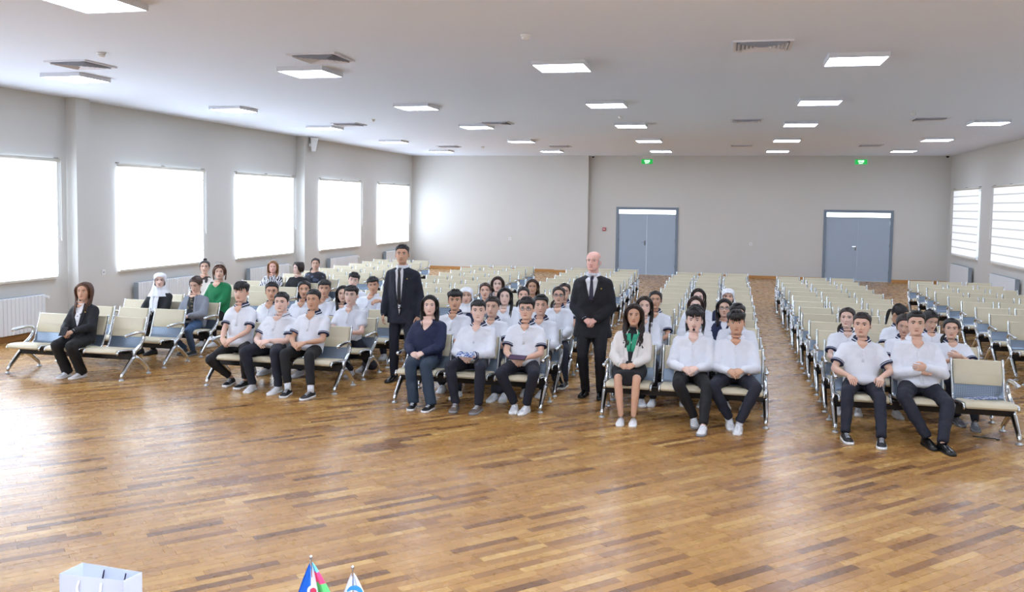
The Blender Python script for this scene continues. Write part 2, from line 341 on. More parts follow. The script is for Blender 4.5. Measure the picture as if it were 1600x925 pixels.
def vent():
    r_ = empty('ceiling_vent'); tag(r_, 'square four-way louvred air diffuser set in the ceiling', 'vent', 'ceiling air diffusers'); h = .3
    MB().box((-h + .03, -h + .03, -.012), (h - .03, h - .03, -.004)).build('backing', m_dark, r_)
    def frame(a, b, z0, z1, name):
        q = MB(); A = [(-a, -a), (a, -a), (a, a), (-a, a)]; B = [(-b, -b), (b, -b), (b, b), (-b, b)]
        q.rings([[(x, y, z0) for x, y in A], [(x, y, z1) for x, y in B], [(x, y, z1 + .004) for x, y in B], [(x, y, z0 + .004) for x, y in A]], caps=False)
        q.add([], []); return q.build(name, m_vent, r_)
    f = MB(); A = [(-h, -h), (h, -h), (h, h), (-h, h)]; b_ = h - .035; B = [(-b_, -b_), (b_, -b_), (b_, b_), (-b_, b_)]
    f.rings([[(x, y, 0) for x, y in A], [(x, y, -.02) for x, y in A], [(x, y, -.016) for x, y in B], [(x, y, 0) for x, y in B]], caps=False); f.build('vent_frame', m_vent, r_)
    for k in range(6): frame(.25 - k * .04, .222 - k * .04, -.035, -.012, 'louvre')
    MB().box((-.02, -.02, -.034), (.02, .02, -.012)).build('hub', m_vent, r_); return r_
V0 = vent(); first = True
for y in (9.8, 18.0, 25.1):
    for x in (-8.03, -4.72, .3, 3.58):
        o = V0 if first else copy_tree(V0); first = False; o.location = (x, y, ZC); o['label'] = 'square louvred ceiling vent, ' + {9.8: 'third', 18.0: 'second', 25.1: 'first'}[y] + ' from back wall, ' + {-8.03: 'nearest five-window wall', -4.72: 'second from five-window wall', .3: 'second from banded-blind wall', 3.58: 'nearest banded-blind wall'}[x]
def smoke():
    r_ = empty('smoke_detector'); tag(r_, 'small round white smoke detector on the ceiling', 'smoke detector', 'smoke detectors on the ceiling')
    b = MB(); pr = [(.05, 0), (.052, -.012), (.05, -.02)]; b.rings([[(q * math.cos(2 * PI * k / 20), q * math.sin(2 * PI * k / 20), z) for k in range(20)] for q, z in pr]); b.build('base', m_white, r_, True)
    b = MB(); pr = [(.042, -.02), (.043, -.034), (.036, -.046), (.02, -.052)]; b.rings([[(q * math.cos(2 * PI * k / 20), q * math.sin(2 * PI * k / 20), z) for k in range(20)] for q, z in pr]); b.build('sensor_cap', m_white, r_, True)
    MB().cyl((.03, 0, -.047), (.03, 0, -.05), .004, 6).build('indicator', mat('indicator_red', 'b03030', .4), r_); return r_
S0 = smoke(); first = True
for x, y in ((-2.03, 8.84), (-7.18, 9.1), (-7.1, 17.1), (-2.03, 17.0), (3.1, 16.9), (-7.05, 25.3)):
    o = S0 if first else copy_tree(S0); first = False; o.location = (x, y, ZC); o['label'] = 'small round white smoke detector, ' + {8.84: 'between stage-side lights of the middle line', 9.1: 'beside the vent nearest the stage and five-window wall', 17.1: 'beside the middle vent near five-window wall', 17.0: 'in the middle of the hall ceiling', 16.9: 'beside the middle vent near banded-blind wall', 25.3: 'near the back corner with five windows'}[y]

# small wall things
def dome(x, y, lab):
    r_ = empty('dome_camera', (x, y, ZC)); tag(r_, lab, 'camera')
    MB().cyl((0, 0, 0), (0, 0, -.03), .06, 18).build('base', m_white, r_, True); MB().ell((0, 0, -.035), (.05, .05, .05), nu=16, nv=10).build('dome', mat('dark_dome', '2a1c20', .15), r_, True)
dome(-4.45, 29.75, 'small dark dome camera beside the back wall pilaster'); dome(6.45, 29.6, 'small dome camera in the corner above banded blinds')
sp = empty('wall_speaker', (-10.58, 21.55, 3.60)); tag(sp, 'white wedge speaker mounted high on a wall pilaster', 'speaker'); sp.rotation_euler = (0, 0, R(30))
b = MB(); b.add([(-.1, -.09, .34), (.1, -.11, .34), (.1, .11, .34), (-.1, .09, .34), (-.07, -.08, 0), (.03, -.09, 0), (.03, .09, 0), (-.07, .08, 0)], [(0, 1, 2, 3), (4, 7, 6, 5), (0, 4, 5, 1), (1, 5, 6, 2), (2, 6, 7, 3), (3, 7, 4, 0)]); b.build('cabinet', m_white, sp)
MB().add([(.105, -.095, .32), (.105, .095, .32), (.042, .078, .03), (.042, -.078, .03)], [(0, 3, 2, 1)]).build('grille', mat('speaker_grille', 'd5d5d8', .6), sp)
MB().box((-.14, -.02, .12), (-.08, .02, .2)).build('bracket', m_white, sp)
def socket(p, lab, side=None):
    r_ = empty('wall_socket', p); tag(r_, lab, 'socket')
    if side == 'L': r_.rotation_euler = (0, 0, R(90))
    bevel(MB().box((-.045, -.012, -.045), (.045, 0, .045)).build('plate', m_white, r_), .004)
    MB().cyl((0, -.014, 0), (0, -.008, 0), .022, 16).build('outlet', mat('outlet_grey', 'b8bcc0', .5), r_, True)
socket((-7.34, YB, 1.1), 'white wall socket between corner and back pilaster'); socket((.74, YB, 1.11), 'white wall socket between the two double doors')
socket((XL, 13.85, .95), 'white wall switch beside the first pilaster', 'L')
fa = empty('fire_alarm', (-4.06, YB, 1.5)); tag(fa, 'small red fire alarm call point beside the double door', 'alarm')
bevel(MB().box((-.055, -.04, -.055), (.055, 0, .055)).build('housing', mat('alarm_red', 'b5323a', .4), fa), .006); MB().box((-.03, -.045, -.02), (.03, -.04, .02)).build('window_plate', m_white, fa)
m_green = mat('exit_green', '12923c', .35, emit=.55); m_exitw = mat('exit_white', 'eafff0', .4, emit=1.2)
def exit_sign(x, lab):
    r_ = empty('exit_sign', (x, 29.2, 3.66)); tag(r_, lab, 'sign')
    bevel(MB().box((-.18, -.012, 0), (.18, .012, .155)).build('sign_panel', m_green, r_), .004)
    ed = MB(); ed.box((-.186, -.014, -.006), (-.18, .014, .161)); ed.box((.18, -.014, -.006), (.186, .014, .161)); ed.box((-.18, -.014, -.006), (.18, .014, 0)); ed.build('edge_trim', mat('sign_trim', 'cfe8d6', .4), r_)
    for txt, z, s in (('ÇIXIŞ', .078, .07), ('EXIT', .018, .058)):
        cu = bpy.data.curves.new('lettering', 'FONT'); cu.body = txt; cu.size = s; cu.align_x = 'CENTER'; cu.extrude = .001; cu.materials.append(m_exitw)
        t_ = bpy.data.objects.new('tmp', cu); COL.objects.link(t_); bpy.context.view_layer.update(); me = bpy.data.meshes.new_from_object(t_.evaluated_get(bpy.context.evaluated_depsgraph_get())); bpy.data.objects.remove(t_); me.materials.clear(); me.materials.append(m_exitw); o = link('lettering', me, r_); o.location = (0, -.0135, z); o.rotation_euler = (R(90), 0, 0)
    for q in (-.13, .13): MB().cyl((q, 0, .155), (q, 0, ZC - 3.66), .003, 6).build('suspension_wire', m_alu, r_)
exit_sign(-2.6, 'green hanging exit sign over the door by the pilaster'); exit_sign(3.92, 'green hanging exit sign over the door nearer the corner')
# ------------------------------------------------------------------ benches
m_cream = mat('cream_vinyl', 'd6ccb0', .42, var=.03, vscale=14, bump=.06, bscale=240)
m_beam = mat('beam_black', '15161a', .4)
def perforated():
    mt = mat('perforated_steel', '8794a4', .34, .55); nt = mt.node_tree; b = nt.nodes['Principled BSDF']
    tc = nt.nodes.new('ShaderNodeTexCoord'); mp = nt.nodes.new('ShaderNodeMapping'); mp.inputs['Scale'].default_value = (60, 0, 60); nt.links.new(tc.outputs['Object'], mp.inputs[0])
    vo = nt.nodes.new('ShaderNodeTexVoronoi'); vo.inputs['Randomness'].default_value = 0; vo.inputs['Scale'].default_value = 1; nt.links.new(mp.outputs[0], vo.inputs['Vector'])
    cr = nt.nodes.new('ShaderNodeValToRGB'); cr.color_ramp.elements[0].position = .25; cr.color_ramp.elements[0].color = lin('3a444f'); cr.color_ramp.elements[1].position = .34; cr.color_ramp.elements[1].color = lin('8896a6')
    nt.links.new(vo.outputs['Distance'], cr.inputs[0]); nt.links.new(cr.outputs[0], b.inputs['Base Color']); return mt
m_perf = perforated()
PROF = [(-.035, .335), (-.03, .358), (.0, .371), (.1, .366), (.22, .352), (.33, .337), (.39, .338), (.425, .365), (.45, .42), (.475, .49), (.52, .62), (.548, .705), (.552, .728)]
PC = [(p.x, p.y) for p in crv([(a, b, 0) for a, b in PROF], 40)]
def pnorm(i):
    a = PC[max(i - 1, 0)]; b = PC[min(i + 1, len(PC) - 1)]; dy, dz = b[0] - a[0], b[1] - a[1]; l = math.hypot(dy, dz); return (-dz / l, dy / l)
def sheet(i0, i1, hw, o0, o1, name, mt, edge=0.0):
    """a slab following the seat profile between two offsets"""
    rs = []; idx = list(range(i0, i1 + 1))
    for q, i in enumerate(idx):
        y, z = PC[i]; n = pnorm(i); e = min(q, len(idx) - 1 - q); k = 1.0 if not edge else min(1.0, .35 + .65 * (e / 2.0)); t = o0 + (o1 - o0) * k
        w_ = hw - (edge * (1 - k))
        rs.append([(-w_, y + n[0] * o0, z + n[1] * o0), (w_, y + n[0] * o0, z + n[1] * o0), (w_, y + n[0] * (o0 + (t - o0) * .6), z + n[1] * (o0 + (t - o0) * .6)), (w_ - .012, y + n[0] * t, z + n[1] * t), (-w_ + .012, y + n[0] * t, z + n[1] * t), (-w_, y + n[0] * (o0 + (t - o0) * .6), z + n[1] * (o0 + (t - o0) * .6))])
    return MB().rings(rs).mesh(name, mt, False)
def smooth_mesh(me):
    me.polygons.foreach_set('use_smooth', [True] * len(me.polygons))
    try: me.set_sharp_from_angle(angle=R(40))
    except Exception: pass
    return me
iz = next(i for i, p in enumerate(PC) if p[1] > .47 and p[0] > .4); is_ = next(i for i, p in enumerate(PC) if p[0] > .37)
me_shell = smooth_mesh(sheet(1, 38, .236, -.004, .0, 'seat_shell', m_perf)); me_spad = smooth_mesh(sheet(0, is_, .229, .002, .024, 'seat_pad', m_cream, .012)); me_bpad = smooth_mesh(sheet(iz, 39, .229, .002, .03, 'back_pad', m_cream, .012))
def rail_mesh():
    mb = MB(); mb.tube([(0, y, z) for y, z in PC[::2] + PC[-1:]], .0135, 8, flat=1.0, round_ends=True); return mb.mesh('side_rail', m_chrome, True)
me_rail = rail_mesh()
def leg_mesh():
    mb = MB()
    mb.tube(crv([(0, 0, .02), (0, .004, .05), (0, .03, .085), (0, .14, .18), (0, .235, .262)], 12), [.013, .015, .019, .021, .023, .024, .025, .026, .028, .03, .031, .031], 10)
    mb.tube(crv([(0, .54, .02), (0, .535, .05), (0, .505, .085), (0, .39, .18), (0, .255, .262)], 12), [.013, .015, .019, .021, .023, .024, .025, .026, .028, .03, .031, .031], 10)
    mb.tube([(0, .245, .22), (0, .243, .30), (0, .25, .335)], [.032, .03, .027], 10, round_ends=True)
    return mb.mesh('leg', m_chrome, True)
def foot_mesh():
    mb = MB(); mb.rings([[(q * math.cos(2 * PI * k / 14), q * math.sin(2 * PI * k / 14), z) for k in range(14)] for q, z in ((.034, 0), (.036, .006), (.03, .013), (.014, .022))]); return mb.mesh('foot_pad', mat('foot_grey', 'c9ccce', .3, .6), True)
def arm_mesh():
    mb = MB(); P = crv([(0, .25, .325), (0, .33, .37), (0, .41, .43), (0, .45, .50), (0, .425, .548), (0, .34, .562), (0, .22, .56), (0, .10, .55)], 24)
    rad = [.026 - .008 * min(1, i / 10) if i < 14 else .018 + .004 * (i - 14) / 10 for i in range(24)]
    mb.tube(P, rad, 10, round_ends=True); return mb.mesh('armrest', m_chrome, True)
me_leg, me_foot, me_arm = leg_mesh(), foot_mesh(), arm_mesh()
SP = .575
def make_bench():
    r_ = empty('bench')
    MB().box((-.85, .205, .228), (.85, .275, .312)).build('beam', m_beam, r_)
    for i in (-1, 0, 1):
        s = link('seat_shell', me_shell, r_, (i * SP, 0, 0))
        link('seat_pad', me_spad, s); link('back_pad', me_bpad, s)
        for q in (-1, 1): link('side_rail', me_rail, s, (q * .243, 0, 0))
        b = MB()
        b.box((-.2, .12, .312), (.2, .34, .334))
        b.build('seat_bracket', m_beam, s)
    for q in (-1, 1):
        l = link('leg', me_leg, r_, (q * .845, 0, 0)); link('foot_pad', me_foot, l); link('foot_pad', me_foot, l, (0, .54, 0))
        link('armrest', me_arm, r_, (q * .845, 0, 0))
    return r_
B0 = make_bench(); _first = True
BENCH = {}
def col_rows(x0, x1, y0, y1, n): return [(x0 + (x1 - x0) * i / (n - 1), y0 + (y1 - y0) * i / (n - 1)) for i in range(n)]
COLS = {'A': col_rows(-8.14, -8.60, 9.53, 22.3, 15), 'B': col_rows(-5.30, -5.52, 9.60, 21.15, 14), 'C': col_rows(-2.775, -2.90, 9.39, 21.25, 15),
        'D': col_rows(-.41, -.36, 9.38, 20.85, 14), 'E': col_rows(1.96, 1.92, 9.43, 20.4, 13), 'F': col_rows(4.66, 4.70, 11.3, 20.35, 11)}
BASE = 'cream three-seat chrome bench '
where = {'A': 'in the rows along the window wall', 'B': 'in the rows behind the dark-suited standing man', 'C': 'in the rows behind the bald standing man', 'D': 'in the rows in front of the pilaster-side door', 'E': 'in the rows in front of the corner-side door', 'F': 'in the rows along the banded-blind wall'}
special = {('A', 0): 'with the black-suited woman alone in the front row', ('A', 1): 'empty, just behind the black-suited woman', ('A', 2): 'under the white-scarfed and grey-cardigan women', ('A', 3): 'under the woman in green sweater', ('A', 4): 'under the woman with hair bun', ('A', 6): 'under the zebra-print and black-top women', ('A', 7): 'under the woman in dark patterned blouse',
 ('B', 0): 'under three front-row polo boys beside the suited man', ('B', 1): 'second row behind three front-row polo boys', ('B', 2): 'third row behind three front-row polo boys', ('B', 3): 'fourth row behind three front-row polo boys',
 ('C', 0): 'under the navy-sweater woman and two boys', ('C', 1): 'second row behind the navy-sweater woman', ('C', 2): 'third row behind the navy-sweater woman', ('C', 3): 'fourth row behind the navy-sweater woman', ('C', 4): 'fifth row behind the navy-sweater woman',
 ('D', 0): 'under the white-blazer woman and two white-shirted boys', ('D', 1): 'second row behind the white-blazer woman', ('D', 2): 'third row behind the white-blazer woman', ('D', 3): 'fourth row behind the white-blazer woman', ('D', 4): 'fifth row behind white-blazer woman',
 ('E', 0): 'with two boys and one empty seat holding leaflets', ('E', 1): 'second row under three polo girls', ('E', 2): 'third row under two girls looking down'}
for c, rows in COLS.items():
    for i, (x, y) in enumerate(rows):
        o = B0 if _first else copy_tree(B0); _first = False
        j = 0 if i < 3 else random.uniform(-.03, .03)
        o.location = (x + j, y + (0 if i < 3 else random.uniform(-.03, .03)), 0); o.rotation_euler = (0, 0, 0 if i < 3 else R(random.uniform(-1, 1)))
        BENCH[c, i] = (x + j, y)
        if (c, i) in special: tag(o, BASE + special[c, i], 'bench', 'benches ' + where[c])
        else: tag(o, 'empty cream chrome bench, ' + ORD[len(rows) - 1 - i] + ' from the back wall, ' + where[c].replace('in the rows ', 'rows '), 'bench', 'benches ' + where[c])
# ------------------------------------------------------------------ people: one continuous skin body each, hair and clothes as children
SKIN = [mat('skin_fair', 'ecc9b8', .5, sss=.12, var=.04, vscale=30), mat('skin_light', 'e2b9a2', .5, sss=.12, var=.04, vscale=30), mat('skin_tan', 'd3a588', .5, sss=.12, var=.04, vscale=30), mat('skin_ruddy', 'eab8a8', .5, sss=.12, var=.06, vscale=40)]
LIP = [mat('lip_%d' % i, c, .45) for i, c in enumerate(('c98c82', 'bd7f70', 'ab6c5a', 'c98d82'))]
HAIR = {k: mat('hair_' + k, c, .42, var=.35, vscale=30, bump=.5, bscale=60, stretch=(3, 3, .35)) for k, c in dict(black='15110f', darkbrown='2a1c16', brown='3e2a20', blond='9a6f48', grey='c9c4c0', auburn='5a3a28').items()}
M_EYE = mat('eye_white', 'e6e0dc', .25); M_IRIS = mat('eye_iris', '20140f', .2); 
def cloth(name, col, rough=.75, bump=.35, bscale=14, var=.03): return mat('cloth_' + name, col, rough, var=var, vscale=10, bump=bump, bscale=bscale)
WHITE = cloth('white_cotton', 'e4e7ee', bump=.3); NAVY = cloth('navy_trim', '1b2648'); NAVYT = cloth('navy_trousers', '191d2c'); BLACKT = cloth('black_trousers', '131316'); STRIPE = cloth('white_stripe', 'dfe3ea')
NAVYSW = cloth('navy_knit', '1a2344', bump=.5, bscale=40); JEANS = cloth('dark_jeans', '28384a', bump=.4); BLUEJ = cloth('blue_jeans', '3f5a7d', bump=.4); GREEN = cloth('green_knit', '0f7a48', bump=.4, bscale=30); GREYC = cloth('grey_knit', '868b95', bump=.5, bscale=40)
BLACKJ = cloth('black_wool', '15161b'); SUIT = cloth('navy_suit', '141a2a'); SUIT2 = cloth('dark_suit', '14151d'); CREAMJ = cloth('cream_blazer', 'e2dcd6'); TIE = mat('tie_dark', '15171f', .4); TIE2 = mat('tie_plum', '221d38', .4)
SCARFG = mat('scarf_green', '1f9a74', .5, var=.5, vscale=45); HIJAB = cloth('white_scarf', 'eeeff2', bump=.3, bscale=10); BELT = mat('belt_black', '101012', .35)
def zebra_mat():
    mt = mat('zebra_print', 'e8e8e8', .7); nt = mt.node_tree; b = nt.nodes['Principled BSDF']; tc = nt.nodes.new('ShaderNodeTexCoord'); wv = nt.nodes.new('ShaderNodeTexWave'); wv.inputs['Scale'].default_value = 9; wv.inputs['Distortion'].default_value = 9; wv.inputs['Detail Scale'].default_value = 1.4; nt.links.new(tc.outputs['Object'], wv.inputs['Vector'])
    cr = nt.nodes.new('ShaderNodeValToRGB'); cr.color_ramp.interpolation = 'CONSTANT'; cr.color_ramp.elements[0].color = lin('17171b'); cr.color_ramp.elements[1].position = .46; cr.color_ramp.elements[1].color = lin('e6e6ea'); nt.links.new(wv.outputs['Fac'], cr.inputs[0]); nt.links.new(cr.outputs[0], b.inputs['Base Color']); return mt
def blotch(name, c0, c1, scale, pos=.52):
    mt = mat(name, c0, .7); nt = mt.node_tree; b = nt.nodes['Principled BSDF']; tc = nt.nodes.new('ShaderNodeTexCoord'); n = nt.nodes.new('ShaderNodeTexNoise'); n.inputs['Scale'].default_value = scale; n.inputs['Detail'].default_value = 1; nt.links.new(tc.outputs['Object'], n.inputs['Vector'])
    cr = nt.nodes.new('ShaderNodeValToRGB'); cr.color_ramp.interpolation = 'CONSTANT'; cr.color_ramp.elements[0].color = lin(c0); cr.color_ramp.elements[1].position = pos; cr.color_ramp.elements[1].color = lin(c1); nt.links.new(n.outputs['Fac'], cr.inputs[0]); nt.links.new(cr.outputs[0], b.inputs['Base Color']); return mt
ZEBRA = zebra_mat(); PATCHW = blotch('cream_brown_print', 'e4ddd2', '4a413d', 9, .55); DARKP = blotch('dark_blue_print', '1b1d28', '4a556e', 16, .55); BLOUSE = blotch('white_dark_print', 'e8e6e8', '3a2230', 22, .6); TSH = blotch('black_gold_print', '161616', '6a5f45', 20, .6)

# -- head, in its own frame: face towards -y, eyes at z = 0
HR = np.array([(-.120, .014, .074, -.046), (-.115, .030, .086, -.018), (-.101, .043, .092, .022), (-.085, .051, .091, .046), (-.060, .0605, .089, .062), (-.035, .067, .088, .075), (-.010, .071, .088, .086), (.015, .0735, .088, .093), (.040, .0745, .087, .097), (.065, .0725, .080, .096), (.085, .064, .065, .086), (.100, .048, .045, .066), (.110, .027, .022, .040), (.1135, .004, .003, .012)])
PW = .88
def ringp(z): return [float(np.interp(z, HR[:, 0], HR[:, k])) for k in (1, 2, 3)]
def hs(a, z):
    w_, f, b = ringp(z); c = (b - f) / 2; d = (b + f) / 2; s, k = math.sin(a), math.cos(a)
    return Vector((w_ * math.copysign(abs(s) ** PW, s), c - d * math.copysign(abs(k) ** PW, k), z))
def hn(p):
    w_, f, b = ringp(min(max(p.z, -.1), .1)); c = (b - f) / 2; d = max((b + f) / 2, .03)
    return Vector((p.x / max(w_, .03) ** 2, (p.y - c) / d ** 2, max(p.z, -.02) / .115 ** 2 * .9)).normalized()
def face_y(x, z):
    w_, f, b = ringp(z); c = (b - f) / 2; d = (b + f) / 2; s = min(1, (abs(x) / w_) ** (1 / PW)); return c - d * (math.sqrt(max(0, 1 - s * s)) ** PW)
def g(x, s): return math.exp(-(x / s) ** 2)
def face_disp(x, z):
    v = 0
    t = (.012 - z) / .054                                    # nose from bridge to tip
    if -.25 < t < 1.3:
        prof = max(0, min(1, t)) ** 1.15 * .023 if t < 1 else .023 * max(0, 1 - (t - 1) / .22)
        v += (prof + .004 * g(t, .4)) * g(x, .0085 + .006 * max(0, min(1, t)) ** 2)
    v -= .011 * g(abs(x) - .031, .016) * g(z - .001, .012)   # sockets
    v += .0045 * g(z - .021, .009) * g(abs(x) - .026, .026)  # brow ridge
    v += .005 * g(abs(x) - .038, .018) * g(z + .032, .018)   # cheek
    v += .004 * g(x, .02) * g(z + .068, .012) - .005 * g(x, .016) * g(z + .088, .007) + .004 * g(x, .018) * g(z + .104, .01)
    return v
_na = 46; _A = [math.copysign(abs(t) ** 1.35, t) * PI for t in np.linspace(-1, 1, _na + 1)[:-1]]
_Z = list(np.concatenate([np.linspace(-.120, -.101, 4), np.linspace(-.097, .03, 30), np.linspace(.036, .1, 9), [.106, .11, .1128]]))
def head_into(mb, M, jaw=1.0, hair_m=2, brow=1.0, goatee=False, smile=0, lids=0.0):
    rs = []
    for z in _Z:
        row = []
        for a in _A:
            p = hs(a, z)
            if z < -.02: p.x *= 1 + (jaw - 1) * min(1, (-.02 - z) / .05)
            if p.y < 0: p.y -= face_disp(p.x, p.z) * min(1, -p.y / .03)
            row.append(M @ p)
        rs.append(row)
    mb.rings(rs, 0)
    R3 = M.to_3x3()
    for s in (-1, 1):
        ex = .031 * s; ey = face_y(ex, 0) + .0095
        mb.ell(M @ Vector((ex, ey, .0)), (.0145, .0075, .0066 - .003 * lids), 3, 10, 6, R3); mb.ell(M @ Vector((ex, ey - .0045, -.0002 - .001 * lids)), (.0064, .0040, .0062 - .003 * lids), 4, 8, 6, R3)
        # lid / lash line and brow
        mb.tube([M @ Vector((ex + q, face_y(ex + q, .006) + .0035 - .002 * g(q, .012), .0062 - .0025 * (q / .015) ** 2 - .004 * lids)) for q in np.linspace(-.015, .015, 6)], [.0012, .0018, .002, .002, .0018, .0012], 5, hair_m)
        mb.tube([M @ Vector((s * (.012 + .036 * q), face_y(.012 + .036 * q, .021) - .0035 - face_disp(.012 + .036 * q, .021) * .6, .0195 + .0055 * math.sin(q * 2.3) - .002 * q)) for q in np.linspace(0, 1, 7)], [.0022 * brow, .0036 * brow, .0038 * brow, .0036 * brow, .003 * brow, .0024 * brow, .001], 5, hair_m, flat=1.0)
        # ear
        c = Vector((s * .0755, .012, -.012)); mb.ell(M @ c, (.009, .019, .031), 0, 10, 8, R3 @ Matrix.Rotation(s * R(-14), 3, 'Z') @ Matrix.Rotation(R(10), 3, 'X'))
        # nostril wing
        mb.ell(M @ Vector((s * .011, face_y(.011, -.043) - .007, -.0445)), (.0065, .008, .006), 0, 8, 6, R3)
    for dz, rr, k in ((-.0665, .0034, -1), (-.0735, .0042, 1)):
        mb.tube([M @ Vector((x, face_y(x, dz) - .0055 + .10 * abs(x) ** 1.3, dz + smile * .14 * x * x * 10 + (-.0015 if k < 0 and abs(x) < .003 else 0))) for x in np.linspace(-.020, .020, 9)], [rr * (1 - .75 * (abs(x) / .020) ** 2) for x in np.linspace(-.020, .020, 9)], 6, 1)
    if goatee:
        mb.ell(M @ Vector((0, -.0905, -.099)), (.014, .009, .012), hair_m, 10, 6, R3); mb.ell(M @ Vector((0, -.096, -.083)), (.006, .004, .005), hair_m, 8, 6, R3)
        for s in (-1, 1): mb.tube([M @ Vector((s * q, face_y(q, -.06) - .0055, -.0600 - q * .15)) for q in np.linspace(.002, .024, 5)], .0016, 5, hair_m)

# -- hair
def shell(mb, M, zb, thick, seed=0, na=44, nr=13, wob=.18):
    r2 = random.Random(seed); ph = [r2.uniform(0, 6.28) for _ in range(4)]; rs = []
    for k in range(nr + 2):
        q = min(1, k / nr); row = []
        for j in range(na):
            a = -PI + 2 * PI * j / na; ad = abs(math.degrees(a)); zl = zb(ad) if not callable(getattr(zb, 'signed', None)) else zb.signed(math.degrees(a))
            z = .1128 + (zl - .1128) * (q ** 1.25); p = hs(a, z); n = hn(p)
            t = thick(ad, z, q) * (1 + wob * math.sin(9 * a + ph[0] + q * 3) * .5 + wob * .6 * math.sin(17 * a + ph[1] - q * 5) + wob * .5 * math.sin(5 * a + ph[2]))
            if k == nr: t *= .45
            if k == nr + 1: t = -.006
            row.append(M @ (p + n * t))
        rs.append(row)
    mb.rings(rs)
def tab(pairs): xs = [p[0] for p in pairs]; ys = [p[1] for p in pairs]; return lambda ad: float(np.interp(ad, xs, ys))
def lock(mb, M, pts, r0, seg=5, flat=.55, tip=.25):
    P = crv(pts, max(6, len(pts) * 2)); n = len(P); mb.tube([M @ p for p in P], [r0 * (.75 + .25 * min(1, i / 2)) * (1 - (1 - tip) * max(0, (i / (n - 1) - .55) / .45)) for i in range(n)], seg, flat=flat)
def hair_short(M, seed, top=.016, side=.007, hl=.066, fringe=0, spiky=0, mess=.004, back=-.07):
    mb = MB(); r2 = random.Random(seed)
    zb = tab([(0, hl), (28, hl), (45, hl - .012), (62, .040), (74, .012), (84, -.012), (96, .012), (112, -.012), (140, back * .8), (180, back)])
    shell(mb, M, zb, lambda ad, z, q: side + (top - side) * max(0, min(1, (z - .03) / .05)), seed)
    n = 46
    for i in range(n):                                         # textured locks swept forward over the crown
        a = r2.uniform(-1.25, 1.25); x = .055 * math.sin(a); y0 = r2.uniform(-.035, .07); st = Vector((x * .6, y0, 0)); w_ = .108 + top
        z0 = w_ - 3.2 * (x * .6) ** 2 - 3.6 * max(0, y0 - .02) ** 2 - 4 * max(0, -y0 - .02) ** 2; L = r2.uniform(.03, .05)
        e = Vector((x * .95 + r2.uniform(-.008, .008), y0 - L, 0)); ez = w_ - 4.5 * e.x ** 2 - 8 * max(0, -e.y - .02) ** 2 + r2.uniform(-.002, mess) + spiky
        lock(mb, M, [(st.x, st.y, z0 - .004), ((st.x + e.x) / 2, (st.y + e.y) / 2, (z0 + ez) / 2 + .006), (e.x, e.y, ez - .002)], .0085, flat=.7)
    if fringe:
        for i in range(20):
            x = -.056 + .112 * i / 19 + r2.uniform(-.004, .004); zt = hl - fringe + r2.uniform(-.006, .008) + .9 * x * x * 4; sw = r2.uniform(-.012, .012)
            lock(mb, M, [(x * .75, -.035, .108 + top * .7 - 4 * x * x), (x * .92, -.078 - top * .5 + 5 * x * x, .086 + top * .3 - 3 * x * x), (x + sw * .5, face_y(x, .05) - .012, hl - fringe * .4), (x + sw, face_y(min(abs(x), .066), max(zt, 0)) - .007, zt)], .0095, flat=.6)
    return mb
def hair_tied(M, seed, tail='pony', part=True, side_strands=True):
    mb = MB(); r2 = random.Random(seed)
    zb = tab([(0, .074), (20, .070), (45, .050), (62, .018), (76, -.006), (95, -.01), (120, -.035), (150, -.06), (180, -.075)])
    shell(mb, M, zb, lambda ad, z, q: .011, seed, wob=.1)
    if part:
        for s in (-1, 1):
            for i in range(9):
                y0 = -.055 + .014 * i; lock(mb, M, [(s * .003, y0, .115 + .006 - 5 * min(0, y0 + .02) ** 2 * 3), (s * .045, y0 + .018, .100 - max(0, -y0 - .02) * .25), (s * .076, y0 * .6 + .035, .045), (s * .068, .065, -.005), (s * .02, .105, -.02)], .011, flat=.5, tip=.6)
    if tail == 'pony':
        for i in range(8): x = r2.uniform(-.02, .02); lock(mb, M, [(x * .4, .098, -.005), (x, .135, -.03), (x * 1.5, .125, -.11), (x * 1.2 + .01, .10, -.2 - r2.uniform(0, .04))], .016, flat=.8)
    elif tail == 'low':
        for s in ((1,) if seed % 2 else (-1,)):
            for i in range(6): lock(mb, M, [(s * .03, .09, -.03), (s * .06, .06, -.08), (s * (.085 + r2.uniform(-.01, .015)), .0, -.13), (s * .09, -.04, -.2 - r2.uniform(0, .05))], .013, flat=.8)
    elif tail == 'bun': mb.ell(M @ Vector((0, .035, .135)), (.036, .034, .026), 0, 14, 8, M.to_3x3())
    if side_strands:
        for s in (-1, 1): lock(mb, M, [(s * .05, -.055, .075), (s * .072, -.052, .03), (s * .076, -.04, -.03), (s * .07, -.045, -.085)], .006, tip=.2)
    return mb
